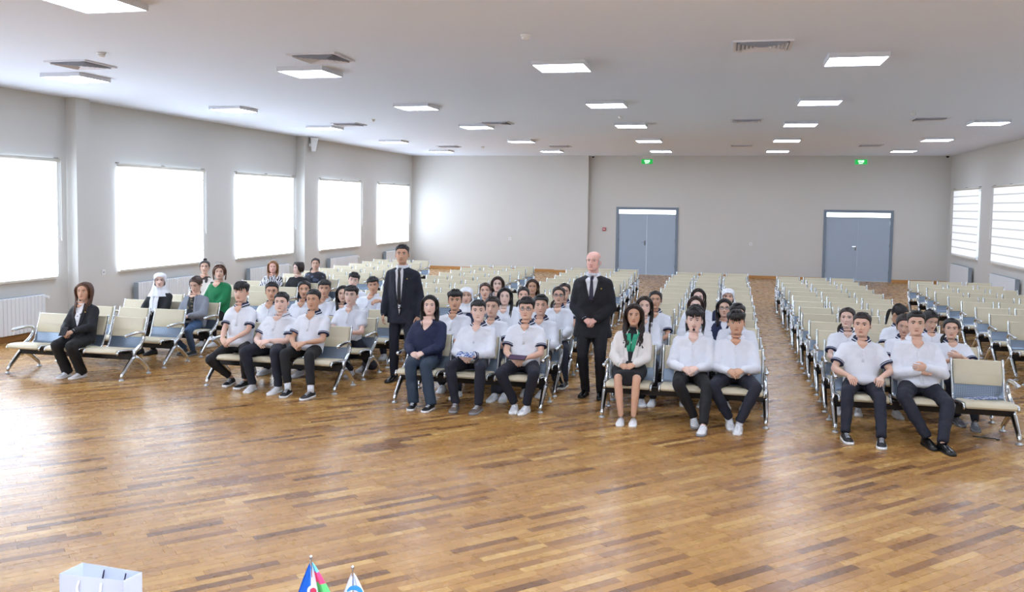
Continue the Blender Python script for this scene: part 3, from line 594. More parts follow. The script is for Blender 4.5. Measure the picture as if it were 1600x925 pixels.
def hair_long(M, seed, front=True, length=.34, wave=.0, part=0.0, vol=1.0, side=None, body_back=.10):
    mb = MB(); r2 = random.Random(seed)
    zb = tab([(0, .078), (18, .072), (42, .05), (60, .0), (75, -.05), (100, -.08), (180, -.085)])
    shell(mb, M, zb, lambda ad, z, q: .014 * vol, seed, wob=.12)
    for s in (-1, 1):
        n = 13
        for i in range(n):
            q = i / (n - 1); y0 = -.06 + .13 * q; fr = front and q < .75 and (side is None or side == s); jx = r2.uniform(-.012, .012)
            a1 = .078 + .014 * vol; zst = .117 + .006 * vol - 10 * max(0, -y0 - .02) ** 2 - 4 * max(0, y0 - .02) ** 2
            e = length * r2.uniform(.86, 1.05)
            pts = [(part + s * .003, y0, zst), (part * .5 + s * .046, y0 + .008, .104 * vol ** .1 - max(0, -y0 - .03) * .3), (s * a1, y0 * .75 + .008, .040), (s * (a1 + .004), y0 * .55 + .012, -.04)]
            if fr: pts += [(s * (.088 + .014 * q + jx), -.012 + .03 * q, -.12), (s * (.100 - .03 * (1 - q) + jx), -.085 + .05 * q, -.12 - (e - .12) * .45), (s * (.096 - .03 * (1 - q) + jx), -.125 + .05 * q, -e)]
            else: pts += [(s * (.085 - .01 * q), .04 + .03 * q, -.11), (s * (.075 - .02 * q) + jx, body_back * .7, -.18), (s * (.06 - .03 * q) + jx, body_back, -e * .85)]
            if wave:
                P = crv(pts, 18); pts = [p + Vector((math.sin(k * 1.3 + i * 1.7) * wave * max(0, k - 5) / 12, math.cos(k * 1.3 + i) * wave * max(0, k - 5) / 12, 0)) for k, p in enumerate(P)]
            lock(mb, M, pts, (.0165 if not wave else .02) * vol, flat=.65, tip=.3 if not wave else .5)
    for i in range(9):
        x = -.06 + .12 * i / 8; lock(mb, M, [(x * .3, .05, .108), (x, .098, .04), (x * 1.1, .108, -.05), (x, body_back + .01, -.15), (x * .8, body_back, -length * .8)], .018 * vol)
    return mb
def hair_bob(M, seed, vol=1.0, length=.13):
    mb = MB(); r2 = random.Random(seed); shell(mb, M, tab([(0, .07), (25, .06), (50, .03), (66, -.03), (100, -.07), (180, -.085)]), lambda ad, z, q: .018 * vol, seed, wob=.2)
    for s in (-1, 1):
        for i in range(11):
            q = i / 10; y0 = -.05 + .12 * q; lock(mb, M, [(.012 + s * .004, y0, .122 - 8 * max(0, -y0 - .02) ** 2), (s * .052, y0, .108), (s * .092, y0 * .8 + .008, .04), (s * .096, y0 * .7 + .01, -.04), (s * (.085 + r2.uniform(-.01, .012)), y0 * .6 + .01, -length + r2.uniform(-.012, .012))], .016 * vol, flat=.65)
    return mb
def hair_bald(M, seed):
    mb = MB(); r2 = random.Random(seed); rs = []
    for k, (dz, t) in enumerate(((.035, -.003), (.03, .003), (.005, .006), (-.03, .006), (-.062, .003), (-.066, -.003))):
        row = []
        for j in range(30):
            a = R(66) + (2 * PI - R(132)) * j / 29; ad = min(math.degrees(a), 360 - math.degrees(a)); e = min(1, (ad - 66) / 22); z = -.005 + (dz + .005) * (.35 + .65 * e) + (.01 if dz > 0 else 0); p = hs(a, z); row.append(M @ (p + hn(p) * t))
        rs.append(row)
    mb.rings(rs, closed=False, caps=False); return mb
def hijab_mesh(M, Nb, s_, f_, drape=.2, under=False):
    mb = MB(); na = 40; inv = M; rs = []
    zs = [.124, .121, .112, .098, .08, .06, .035, .01, -.02, -.05, -.08, -.105, -.125, -.15, -.18, -.21, -.235, -.235 - drape * .5, -.235 - drape]
    na = 64; zs = list(np.interp(np.linspace(0, len(zs) - 1, 46), range(len(zs)), zs))
    A = [-PI + 2 * PI * j / na for j in range(na)]; fs = []
    for k, z in enumerate(zs):
        row = []
        for a in A:
            ad = abs(math.degrees(a))
            if z > .1128: p = hs(a, .110) * ((.124 - z) / .0115 * .9 + .1); p.z = z
            elif z >= -.105: p = hs(a, z); p += hn(p) * (.014 + .004 * math.sin(6 * a + z * 40))
            if z < -.02:
                zz = max(z, -.105); t = min(1, (-.02 - z) / .13); p = hs(a, max(zz, -.09)); p = Vector((p.x, p.y, 0)); rx = .086 + .03 * t; 
                if z < -.15: rx += (-.15 - z) * .55
                ry = .085 + (.02 if z < -.1 else 0) + max(0, -.15 - z) * .45; p = Vector((rx * math.sin(a), .012 - ry * math.cos(a), z)); p *= 1; p.x += .004 * math.sin(9 * a); p.y += .005 * math.sin(11 * a + z * 30); p.z = z
            row.append(M @ p)
        rs.append(row)
    n = na; base = len(mb.v); vs_ = [p for r_ in rs for p in r_]
    for i in range(len(rs) - 1):
        zc = (zs[i] + zs[i + 1]) / 2
        for j in range(n):
            a = (A[j] + (2 * PI / na) / 2); ad = abs(math.degrees(a)); 
            half = 54 * math.sqrt(max(0, 1 - ((zc + .026) / .082) ** 2))
            if ad < half and abs(zc + .026) < .082: continue
            k = (j + 1) % n; fs.append((i * n + j, i * n + k, (i + 1) * n + k, (i + 1) * n + j))
    fs.append(tuple(range(n - 1, -1, -1))); mb.add(vs_, fs); return mb

# -- body
TR = np.array([(-.14, .105, .085), (-.06, .150, .108), (.06, .166, .120), (.22, .154, .114), (.40, .150, .112), (.58, .163, .117), (.74, .174, .111), (.84, .166, .098), (.91, .130, .082), (.96, .084, .066), (1.0, .058, .056)])
QUEUE = []; DEFER = []; BVH = {}
from mathutils.bvhtree import BVHTree
def bvh_of(o):
    if o.name not in BVH:
        me = o.data; BVH[o.name] = BVHTree.FromPolygons([v.co.copy() for v in me.vertices], [tuple(p.vertices) for p in me.polygons])
    return BVH[o.name]
FOLD_TEX = bpy.data.textures.new('fabric_folds', 'CLOUDS'); FOLD_TEX.noise_scale = .075; FOLD_TEX.noise_depth = 1
def queue(name, mb, mats, parent, voxel, smooth=6, extra=None, fold=0):
    me = mb.mesh(name, mats); o = link(name, me, parent)
    rm = o.modifiers.new('remesh', 'REMESH'); rm.mode = 'VOXEL'; rm.voxel_size = voxel; rm.use_smooth_shade = True
    sm = o.modifiers.new('smooth', 'SMOOTH'); sm.iterations = smooth; sm.factor = .5
    if fold:
        dm = o.modifiers.new('folds', 'DISPLACE'); dm.texture = FOLD_TEX; dm.texture_coords = 'GLOBAL'; dm.strength = fold; dm.mid_level = .5
    QUEUE.append((o, extra)); return o
def flush():
    dg = bpy.context.evaluated_depsgraph_get(); dg.update(); out = []
    for o, ex in QUEUE: out.append(bpy.data.meshes.new_from_object(o.evaluated_get(dg), depsgraph=dg))
    for (o, ex), me in zip(QUEUE, out):
        old = o.data; nm = old.name; o.modifiers.clear(); mats = list(old.materials)
        me.materials.clear()
        for q in mats: me.materials.append(q)
        if ex is not None:
            e = ex.mesh('tmp', mats, True); bm = bmesh.new(); bm.from_mesh(me); bm.from_mesh(e); bm.to_mesh(me); bm.free(); bpy.data.meshes.remove(e)
        o.data = me; bpy.data.meshes.remove(old); me.name = nm
    QUEUE.clear()
    for fn in DEFER: fn()
    DEFER.clear()
def ik(a, b, l1, l2, pole):
    d = (b - a).length; k = max(1.0, d / (l1 + l2) * 1.004); l1 *= k; l2 *= k; x = (l1 * l1 - l2 * l2 + d * d) / (2 * d); h = math.sqrt(max(0, l1 * l1 - x * x)); u = (b - a) / d
    p = pole - u * pole.dot(u); p.normalize(); return a + u * x + p * h
def hand_into(mb, W, d, n, side, curl=.5, k=1.0, mi=0):
    """palm and five fingers. W wrist, d pointing along fingers, n back-of-hand normal, side = direction of the thumb"""
    d = d.normalized(); n = (n - d * n.dot(d)).normalized(); t = d.cross(n); t = t if t.dot(side) > 0 else -t
    def pt(x, y, z): return W + (d * x + t * y + n * z) * k
    mb.rings([[pt(x, math.cos(2 * PI * j / 10) * w_ + o, math.sin(2 * PI * j / 10) * h) for j in range(10)] for x, w_, h, o in ((-.02, .025, .021, 0), (.0, .026, .02, 0), (.03, .036, .019, .002), (.065, .041, .016, .001), (.088, .039, .013, 0), (.094, .034, .008, 0))], mi)
    for y, L in ((.03, .070), (.0105, .079), (-.0095, .073), (-.0285, .057)):
        p0 = pt(.082, y, 0); a1, a2, a3 = curl * .7, curl * 1.6, curl * 2.3; q = p0; P = [p0]
        for ang, l in ((a1, L * .46), (a2, L * .30), (a3, L * .24)): q = q + (d * math.cos(ang) - n * math.sin(ang)) * l * k; P.append(q)
        mb.tube(P, [.0092 * k, .0088 * k, .008 * k, .0065 * k], 7, mi, round_ends=True)
    b0 = pt(.02, .028, -.004); b1 = pt(.05, .052, -.012); b2 = pt(.078, .056, -.018 - .012 * curl); b3 = pt(.098, .05, -.022 - .02 * curl)
    mb.tube([b0, b1, b2, b3], [.013 * k, .0115 * k, .0095 * k, .0075 * k], 7, mi, round_ends=True)
def shoe(parent, ank, yaw, upper, sole, style='sneaker', k=1.0, pitch=0, labels=None):
    fwd = Vector((math.sin(yaw), -math.cos(yaw), 0)); sd = Vector((math.cos(yaw), math.sin(yaw), 0)); up = Vector((0, 0, 1))
    if pitch: Mx = Matrix.Rotation(pitch, 3, sd); fwd = Mx @ fwd; up = Mx @ up
    base = Vector((ank.x, ank.y, ank.z))
    low = style == 'flat'
    prof = [(-.078, .018, .05), (-.072, .029, .072), (-.045, .036, .086), (-.01, .037, .088), (.03, .038, .078), (.075, .043, .060), (.115, .046, .049), (.15, .042, .042), (.175, .031, .034), (.188, .014, .024)]
    if low: prof = [(x, w_, min(h, .05) if x < .1 else h * .8) for x, w_, h in prof]
    def P(x, y, z): return base + (fwd * x + sd * y + up * z) * k
    rs = []
    for x, w_, h in prof:
        z0 = .014
        rs.append([P(x, y * w_, z0 + (h - z0) * z) for y, z in ((-1, 0), (-1.02, .35), (-.85, .72), (-.45, .97), (0, 1.03), (.45, .97), (.85, .72), (1.02, .35), (1, 0), (0, -.05))])
    o = MB().rings(rs).build('shoe', upper, parent, True)
    st = .026 if style != 'dress' else .018
    rs = []
    for x, w_, h in prof:
        ww = w_ + (.005 if style == 'sneaker' else .002); rs.append([P(x * 1.03, -ww, 0), P(x * 1.03, -ww, st), P(x * 1.03, 0, st + .002), P(x * 1.03, ww, st), P(x * 1.03, ww, 0), P(x * 1.03, 0, 0)])
    MB().rings(rs).build('sole', sole, o, True)
    if style == 'sneaker':
        l = MB()
        for x in (.035, .055, .075, .095): hh = float(np.interp(x, [q[0] for q in prof], [q[2] for q in prof])); l.tube([P(x, -.02, hh - .002), P(x + .004, 0, hh + .005), P(x, .02, hh - .002)], .003 * k, 5)
        l.build('laces', STRIPE, o)['kind'] = 'stuff'
    return o
SHOE = dict(white=mat('shoe_white', 'e9e9ea', .5, var=.04, vscale=20), black=mat('shoe_black', '17171a', .45), dress=mat('shoe_dress', '0e0e10', .22), brown=mat('shoe_brown', '6b5d54', .7), grey=mat('shoe_grey', '55565a', .6), offw=mat('shoe_offwhite', 'd9d5d3', .6))
SOLE = dict(white=mat('sole_white', 'ededec', .5), black=mat('sole_black', '151515', .6), grey=mat('sole_grey', '8d8d90', .6))
PAPER = blotch('leaflet_print', 'c8cdd6', '3c5a96', 40, .5); PHONE = mat('phone_black', '14141a', .15); PHONER = mat('phone_maroon', '2a1018', .25)
M_FRAME = mat('spectacle_frame', '2a2a2e', .3); M_LENS = mat('spectacle_lens', 'd5dde6', .08); M_LENS.node_tree.nodes['Principled BSDF'].inputs['Alpha'].default_value = .25

def person(label, head, hip=None, feet=None, hands='clasp', yaw=0.0, hyaw=None, hpitch=0.06, hroll=0.0, top='polo', bottom=NAVYT, shoes=('white', 'white', 'sneaker'), hair=('short', 'black', {}), skin=1, female=False, build=1.0, girth=1.0, voxel=.016, seat=True, group='seated audience', glasses=None, goatee=False, smile=0, lids=0.0, knee_out=.25, hand_pts=None, top_m=None, trim=NAVY, bare_legs=False, shin_k=1.0, feet_yaw=(0.12, -.12), ankle_z=.0, hk=None, jaw=None, brow=1.0, leg_r=1.0, neck=None, skirt=None, inner=None, waist=True, foot_pitch=(0, 0), elbow_out=1.0, collar='trim', sleeve=None, hand_curl=.6):
    Hd = Vector(head); hk = hk or (.94 if female else 1.0); br = girth
    f = Vector((math.sin(yaw), -math.cos(yaw), 0)); s = Vector((math.cos(yaw), math.sin(yaw), 0)); Z = Vector((0, 0, 1))
    Hp = Vector(hip)
    Nb = Vector(neck) if neck else Hd - f * .018 - Z * (.158 * hk); 
    root = Vector((Hp.x, Hp.y, 0))
    T3 = Matrix.Translation(-root)
    def LOC(p): return p - root
    # spine
    mid = (Hp + Nb) / 2 - f * (.035 if seat else .0)
    def spine(t): t_ = t; return Hp * (1 - t_) ** 2 + mid * 2 * t_ * (1 - t_) + Nb * t_ * t_ if 0 <= t <= 1 else (Hp + (mid - Hp) * 2 * t_ if t < 0 else Nb + (Nb - mid) * 2 * (t_ - 1))
    def tang(t): a, b = spine(t - .02), spine(t + .02); return (b - a).normalized()
    wk = build * (.90 if female else 1.0)
    def tw(t): return float(np.interp(t, TR[:, 0], TR[:, 1])) * wk * (1 + (br - 1) * (1 if t < .75 else .4)), float(np.interp(t, TR[:, 0], TR[:, 2])) * (build * .97) * (1 + (br - 1) * (1.2 if t < .75 else .4)) + (.018 * math.exp(-((t - .6) / .12) ** 2) if female else 0)
    def tp(t, a, off=0.0):
        c = spine(t); T = tang(t); fw = s.cross(T).normalized(); w_, d_ = tw(t); return LOC(c + s * ((w_ + off) * math.sin(a)) + fw * ((d_ + off) * math.cos(a)))
    def torso(mb, t0, t1, off, n=11, seg=18):
        ts = np.linspace(t0, t1, n); mb.rings([[tp(t, 2 * PI * k / seg, (off + max(0, tw(.06)[0] - tw(t)[0]) * (.8 if off > .012 else 0)) if t < .9 else off * max(.3, (1.02 - t) / .12)) for k in range(seg)] for t in ts])
    def surf(t, a, off):
        off = off + max(0, t - .84) * .14; c = LOC(spine(t)); o_ = tp(t, a, .2); d = (c - o_).normalized(); hit = bvh_of(TPB[0]).ray_cast(o_, d, .3)
        return hit[0] - d * (off - ext) if hit[0] is not None else tp(t, a, off)
    def patch(rows, off, name, m_, parent, th=.007, n=7):
        def go():
            rs = []
            for t, a0, a1 in rows:
                A_ = [a0 + (a1 - a0) * k / (n - 1) for k in range(n)]; rs.append([surf(t, a, off) for a in A_] + [surf(t, a, off - th) for a in reversed(A_)])
            MB().rings(rs).build(name, m_, parent, True)
        DEFER.append(go)
    TPB = []
    ls = build * (.94 if female else 1.0)
    # arms
    sh = {}; el = {}; wr = {}
    for q in (-1, 1):
        sh[q] = spine(.80) + s * q * .160 * wk
    hp = hand_pts or {}
    lapz = Hp.z + .10
    for q in (-1, 1):
        if hp.get(q) is not None: wr[q] = Vector(hp[q])
        elif hands == 'clasp': wr[q] = Hp + f * .26 + s * q * .075 + Z * (.115 + (.008 if q > 0 else 0))
        elif hands == 'thighs': wr[q] = Hp + f * .25 + s * q * .15 + Z * .115
        elif hands == 'fold': wr[q] = Hp + f * (.20 if q > 0 else .185) + s * q * .03 + Z * (.21 + .02 * q)
        elif hands == 'front': wr[q] = Hp + f * .19 + s * q * .07 + Z * .03
        elif hands == 'sides': wr[q] = sh[q] + Z * (-.50 * ls) + s * q * .07 + f * .06
        pole = (s * q * elbow_out * (.9 if hands != 'fold' else 1.0) - f * .7 - Z * .6) if seat or hands != 'sides' else (-f + s * q * .35)
        el[q] = ik(sh[q], wr[q], .275 * ls, .245 * ls, pole)
    # legs
    hj = {}; kn = {}; an = {}; toe = {}
    for i, q in enumerate((-1, 1)):
        hj[q] = Hp + s * q * .085 * wk
        ft = Vector(feet[i]) if feet else Hp + f * (.33) + s * q * .11; fy = yaw + feet_yaw[i]; fw = Vector((math.sin(fy), -math.cos(fy), 0))
        base = Vector((ft.x, ft.y, ft.z)) - fw * .05; toe[q] = (base, fy); an[q] = base + Z * .085 - fw * .012
        pole = f * 1.0 + Z * .8 + s * q * knee_out if seat else f + s * q * .1
        kn[q] = ik(hj[q], an[q], .415 * ls * shin_k, .40 * ls * shin_k, pole)
    # skin body
    mb = MB(); torso(mb, -.1, 1.0, -.012, 10, 12)
    hM = Matrix.Translation(LOC(Hd)) @ Matrix.Rotation(yaw + (hyaw if hyaw is not None else math.atan2(-Hd.x, Hd.y) * .85 - yaw), 4, 'Z') @ Matrix.Rotation(hroll, 4, 'Y') @ Matrix.Rotation(-hpitch, 4, 'X') @ Matrix.Diagonal((1.08 * hk, 1.03 * hk, 1.0 * hk, 1))
    nr = (.047 if female else .054) * (1 + (br - 1) * .5) * hk
    mb.tube([LOC(spine(.93)), LOC(Nb + Z * .02), hM @ Vector((0, .022, -.10)), hM @ Vector((0, .02, -.03))], [nr * 1.25, nr * 1.05, nr, nr], 12)
    for q in (-1, 1):
        mb.tube([LOC(sh[q]), LOC(sh[q] * .5 + el[q] * .5), LOC(el[q])], [.050 * ls, .045 * ls * br, .036 * ls], 10, round_ends=True); mb.tube([LOC(el[q]), LOC(el[q] * .6 + wr[q] * .4), LOC(wr[q])], [.037 * ls, .037 * ls * br, .026 * ls], 10, round_ends=True)
        mb.tube([LOC(hj[q]), LOC(hj[q] * .5 + kn[q] * .5), LOC(kn[q])], [.074 * wk, .066 * wk * leg_r, .050 * wk], 10, round_ends=True); mb.tube([LOC(kn[q]), LOC(kn[q] * .65 + an[q] * .35), LOC(an[q])], [.050 * wk, .052 * wk, .034 * wk], 10, round_ends=True)
    ex = MB(); head_into(ex, hM, jaw or (1.0 if female else 1.06) * (1 + (br - 1) * .5), goatee=goatee, smile=smile, lids=lids, brow=brow * (.85 if female else 1.1))
    for q in (-1, 1):
        d = (wr[q] - el[q]).normalized()
        if hands == 'clasp' or hands == 'front': d2 = (d * .35 - s * q * .75 + f * .25 - Z * .35); n2 = f * .7 + Z * .7; sd = Z + f * .3
        elif hands == 'thighs': d2 = d * .4 + f * .8 - Z * .25 - s * q * .05; n2 = Z + s * q * .2; sd = -s * q
        elif hands == 'fold': d2 = -s * q * .9 + d * .3 - Z * .1; n2 = f; sd = Z
        elif hands == 'sides': d2 = d + f * .15 - Z * .4; n2 = s * q + f * .3; sd = f
        else: d2 = d; n2 = Z; sd = -s * q
        hand_into(ex, LOC(wr[q]), d2, n2, sd, hand_curl, .92 * (.92 if female else 1.0))
    hm = HAIR[hair[1]]; PANELS = []
    P = queue('person', mb, [SKIN[skin], LIP[skin], hm if hair[1] != 'grey' else HAIR['grey'], M_EYE, M_IRIS], None, .017 if voxel < .017 else .02, 4, ex); P.location = root
    tag(P, label, 'person', group)
    # hair
    kw = dict(hair[2]); seed = int(abs(Hd.x * 997 + Hd.z * 131)) % 1000
    if hair[0] == 'hijab':
        hijab_mesh(hM, LOC(Nb), s, f, kw.get('drape', .16)).build('headscarf', kw.get('m', HIJAB), P, True)
        if kw.get('panels'):
            DEFER.append(lambda: None)
            for q in (-1, 1): PANELS.append(q)
        if kw.get('under'): MB().tube([hM @ Vector((0, .0, -.118)), hM @ Vector((0, .0, -.16)), hM @ Vector((0, .01, -.2))], [.062, .066, .07], 16).build('neck_cover', BLACKJ, P, True)
    else:
        fn = dict(short=hair_short, tied=hair_tied, long=hair_long, bob=hair_bob, bald=hair_bald)[hair[0]]; fn(hM, seed, **kw).build('hair', hm, P, True)
    if glasses:
        gl = MB()
        for q in (-1, 1):
            c = Vector((q * .033, 0, -.002)); rr = [(c.x + .0235 * math.cos(t), face_y(min(.06, abs(c.x + .0235 * math.cos(t))), 0) - .008, c.z + .0185 * math.sin(t)) for t in np.linspace(0, 2 * PI, 17)]
            gl.tube([hM @ Vector(p) for p in rr], .0019, 5, 0); gl.add([hM @ Vector(p) for p in rr[:-1]], [tuple(range(16))], 1)
            gl.tube([hM @ Vector((q * .056, face_y(.056, 0) - .008, .004)), hM @ Vector((q * .078, -.01, .004)), hM @ Vector((q * .08, .02, -.004))], .0016, 5, 0)
        gl.tube([hM @ Vector((-.01, -.1, .0)), hM @ Vector((.01, -.1, .0))], .0016, 5, 0); o = gl.build('glasses', [M_FRAME, M_LENS], P)
        if glasses == 'top': o.matrix_local = hM @ Matrix.Translation((0, .025, .095)) @ Matrix.Rotation(R(-35), 4, 'X') @ hM.inverted()
    # ---------------- lower clothes
    if skirt:
        b = MB()
        b.rings([[LOC(c + s * (w_ * math.cos(2 * PI * k / 20)) + v * (h * math.sin(2 * PI * k / 20))) for k in range(20)] for c, w_, h, v in ((Hp - f * .07 + Z * .05, .15, .10, Z), (Hp + Z * .02, .19 * br, .125, Z), (Hp + f * .12 + Z * .012, .195 * br, .115, Z), ((kn[-1] + kn[1]) / 2 - f * .10 + Z * .0, .165, .092, Z), ((kn[-1] + kn[1]) / 2 - f * .035 - Z * .0, .145, .085, Z))])
        torso(b, -.12, .2, .014, 5); queue('skirt', b, skirt, P, voxel, 5)
    else:
        b = MB(); torso(b, -.15, .16, .010, 6); lr = leg_r
        for q in (-1, 1):
            b.tube([LOC(hj[q] - (kn[q] - hj[q]).normalized() * .03), LOC(hj[q] * .6 + kn[q] * .4), LOC(kn[q])], [.090 * wk * br ** .7, .083 * wk * br ** .7 * lr, .064 * wk * lr], 12, round_ends=True)
            e = an[q] + (kn[q] - an[q]).normalized() * ankle_z
            b.tube([LOC(kn[q]), LOC(kn[q] * .6 + e * .4), LOC(kn[q] * .2 + e * .8), LOC(e - (kn[q] - an[q]).normalized() * .015)], [.063 * wk * lr, .061 * wk * lr, .052 * wk * lr * lr, .05 * wk * lr * lr], 12)
        queue('trousers' if bottom not in (JEANS, BLUEJ) else 'jeans', b, bottom, P, voxel, 4, None, .016)
    for i, q in enumerate((-1, 1)):
        shoe(P, LOC(toe[q][0]), toe[q][1], SHOE[shoes[0]], SOLE[shoes[1]], shoes[2], .98 if not female else .92, foot_pitch[i])
        if len(shoes) > 3: MB().tube([LOC(an[q] - Z * .03), LOC(an[q] + (kn[q] - an[q]).normalized() * .06)], .039 * wk, 10).build('sock', STRIPE, P, True)
    # ---------------- upper clothes
    b = MB(); tm = top_m or WHITE; ext = [.014, .016][top in ('jacket', 'sweater', 'cardigan')]
    hem = {'polo': -.06, 'shirt': -.05, 'jacket': -.10, 'sweater': -.08, 'cardigan': -.12}[top] if seat else {'polo': -.1, 'shirt': .02, 'jacket': -.32, 'sweater': -.1, 'cardigan': -.3}[top]
    if seat:
        torso(b, hem, .975, ext, 14)
        if top in ('polo', 'shirt'): b.ell(LOC(Hp + f * .085 + Z * .055), (.158 * wk * br ** .5, .10, .050), 0, 16, 8, Matrix.Rotation(yaw, 3, 'Z'))
    else:
        torso(b, 0, .975, ext, 13)
        if hem < -.1: b.rings([[tp(0, 2 * PI * k / 18, ext + .004 + .03 * u) + Vector((0, 0, -.20 * u)) for k in range(18)] for u in (-.2, 0, .35, .7, 1.0)])
    long_s = sleeve == 'long' or top in ('jacket', 'sweater', 'cardigan', 'shirt')
    cuffs = []
    for q in (-1, 1):
        k = .012 if top in ('polo', 'shirt') else .017
        b.tube([LOC(spine(.80) + s * q * .10 * wk), LOC(sh[q]), LOC(sh[q] * .72 + el[q] * .28)], [.062 * ls, .053 * ls + k * .5, .052 * ls * br ** .6 + k * .6], 12, round_ends=True)
        if long_s:
            b.tube([LOC(sh[q]), LOC(sh[q] * .5 + el[q] * .5), LOC(el[q])], [.053 * ls + k * .6, .048 * ls * br ** .6 + k, .041 * ls + k], 12, round_ends=True); b.tube([LOC(el[q]), LOC(el[q] * .55 + wr[q] * .45), LOC(wr[q] * .94 + el[q] * .06)], [.044 * ls + k, .041 * ls * br ** .6 + k, .033 * ls + k * .7], 12, round_ends=True)
        else:
            e = sh[q] * .28 + el[q] * .72; b.tube([LOC(sh[q]), LOC(sh[q] * .6 + e * .4), LOC(e)], [.053 * ls + k * .6, .052 * ls * br ** .6 + k * .9, .053 * ls * br ** .6 + k * 1.0], 14)
    nm = {'polo': 'polo_shirt', 'shirt': 'shirt', 'jacket': 'jacket', 'sweater': 'sweater', 'cardigan': 'cardigan'}[top]
    TP = queue(nm, b, tm, P, voxel, 4, None, .022 if top in ('polo', 'shirt') else .014); TPB.append(TP)
    def band(c0, c1, r0, name='cuff', ms=None):
        d = (c1 - c0); o = MB()
        for k, (u0, u1) in enumerate(((0, .38), (.38, .58), (.58, 1.0))):
            o.rings([[p for p in ring] for ring in _ring(c0 + d * u0, c0 + d * u1, r0)], k % 2)
        o.build(name, ms or [trim, STRIPE], TP, True)
    def _ring(a, b_, r0):
        t = (b_ - a).normalized(); x = t.orthogonal().normalized(); y = t.cross(x); out = []
        for c, rr in ((a, r0 - .008), (a, r0), (b_, r0), (b_, r0 - .008)): out.append([c + (x * math.cos(2 * PI * k / 16) + y * math.sin(2 * PI * k / 16)) * rr for k in range(16)])
        return out
    def collar_mesh(m3, w=.034, open_=24, drop=.03, name='collar', lift=.03):
        c0 = LOC(Nb) + f * .004; rs = []; rn = nr * 1.08
        A = [R(open_) + (2 * PI - 2 * R(open_)) * k / 26 for k in range(27)]
        for u, (rr, zz) in enumerate(((.0, -.012), (.004, lift * .7), (.010, lift), (.016, lift * .9), (w * .62, lift * .35), (w * .8, lift * .12), (w, -.008), (w - .004, -.012))):
            row = []
            for a in A:
                fk = max(0, math.cos(a)) ** 3; e = rn + rr; row.append(c0 + s * (e * 1.06 * math.sin(a)) + f * (e * math.cos(a) + fk * .006) + Z * (zz - (drop * fk if u >= 4 else .012 * fk) + .012 * max(0, -math.cos(a)) + .0))
            rs.append(row)
        o = MB(); n = len(A)
        vs_ = [p for r_ in rs for p in r_]; mi = [0, 0, 0, 0, 1, 0, 0]
        for i in range(len(rs) - 1): o.add([], []) 
        o.v = vs_
        for i in range(len(rs) - 1):
            for j in range(n - 1): o.f.append((i * n + j, i * n + j + 1, (i + 1) * n + j + 1, (i + 1) * n + j)); o.m.append(mi[i])
        return o.build(name, m3, TP, True)
    def vneck(t0, a, off, m_, name, parent): return patch([(t0, -.01, .01)] + [(t0 + (.975 - t0) * u, -a * u ** .8, a * u ** .8) for u in (.1, .2, .3, .4, .5, .6, .7, .76, .82, .88, .94, 1.0)] + [(1.0, -a, a), (1.04, -a, a)], off, name, m_, parent)
    if top in ('polo', 'shirt'):
        vneck(.78, .5, ext + .003, SKIN[skin], 'open_neck', P)
        c3 = [trim, STRIPE] if collar == 'trim' else ([tm, trim] if collar == 'thin' else [tm, tm])
        collar_mesh(c3)
        patch([(t, -.085, .085) for t in ((.45, .55, .65, .72, .78) if top == 'polo' else (.0, .15, .3, .45, .6, .7, .78))], ext + .005, 'placket', tm, TP)
        def btn():
            bt = MB()
            for t in ((.52, .62, .72) if top == 'polo' else (.1, .26, .42, .58, .74)): bt.ell(surf(t, 0, ext + .006), (.005, .004, .005), 0, 8, 6)
            bt.build('buttons', M_EYE, TP)['kind'] = 'stuff'
        DEFER.append(btn)
        for q in (-1, 1):
            if not long_s and collar in ('trim', 'thin'):
                e = sh[q] * .28 + el[q] * .72; band(LOC(e - (el[q] - sh[q]).normalized() * .022), LOC(e + (el[q] - sh[q]).normalized() * .004), .060 * ls * br ** .6 + .009)
            elif long_s and top == 'polo': band(LOC(wr[q] * .86 + el[q] * .14), LOC(wr[q] * .98 + el[q] * .02), .033 * ls + .012)
    elif top == 'jacket':
        iv = inner or {}
        t0 = iv.get('t0', .35); A = iv.get('a', .62)
        vneck(t0, A, ext + .002, iv.get('m', WHITE), 'shirt_front', P)
        if iv.get('open'): vneck(.84, .5, ext + .006, SKIN[skin], 'open_neck', P)
        for q in (-1, 1):
            patch([(t0 + (.97 - t0) * u, q * (A * u ** .8 * .98), q * (A * u ** .8 + .05 + .5 * math.sin(min(1, u * 1.15) * PI) ** .7 * .55)) for u in (0, .1, .2, .3, .4, .5, .6, .7, .8, .88, .94, 1.0)], ext + .006, 'lapel', tm, TP, n=5)
        if iv.get('collar', True): collar_mesh([iv.get('cm', WHITE)] * 2, .024, 20, .026, 'shirt_collar', .024)
        if iv.get('tie') is not None:
            patch([(max(t0, .08) + .02, -.02, .02), (max(t0, .08) + .06, -.13, .13), (.5, -.14, .14), (.6, -.13, .13), (.7, -.12, .12), (.8, -.10, .10), (.86, -.09, .09), (.9, -.08, .08), (.92, -.12, .12), (.95, -.17, .17), (.975, -.2, .2)], ext + .009, 'tie', iv['tie'], P)
        if iv.get('scarf') is not None:
            for q in (-1, 1): patch([(.42, q * .02, q * .22), (.55, q * .02, q * .30), (.7, q * .03, q * .36), (.85, q * .1, q * .5), (.98, q * .35, q * 1.0)], ext + .011, 'scarf', iv['scarf'], P)
        def btn():
            if t0 > .1: MB().ell(surf(t0 - .03, 0, ext + .004), (.008, .006, .008), 0, 8, 6).build('button', BELT, TP)
            if iv.get('pin'): MB().ell(surf(.72, .62, ext + .008), (.009, .006, .009), 0, 10, 6).build('lapel_pin', mat('pin_gold', 'd8b860', .3, .9), TP)
        DEFER.append(btn)
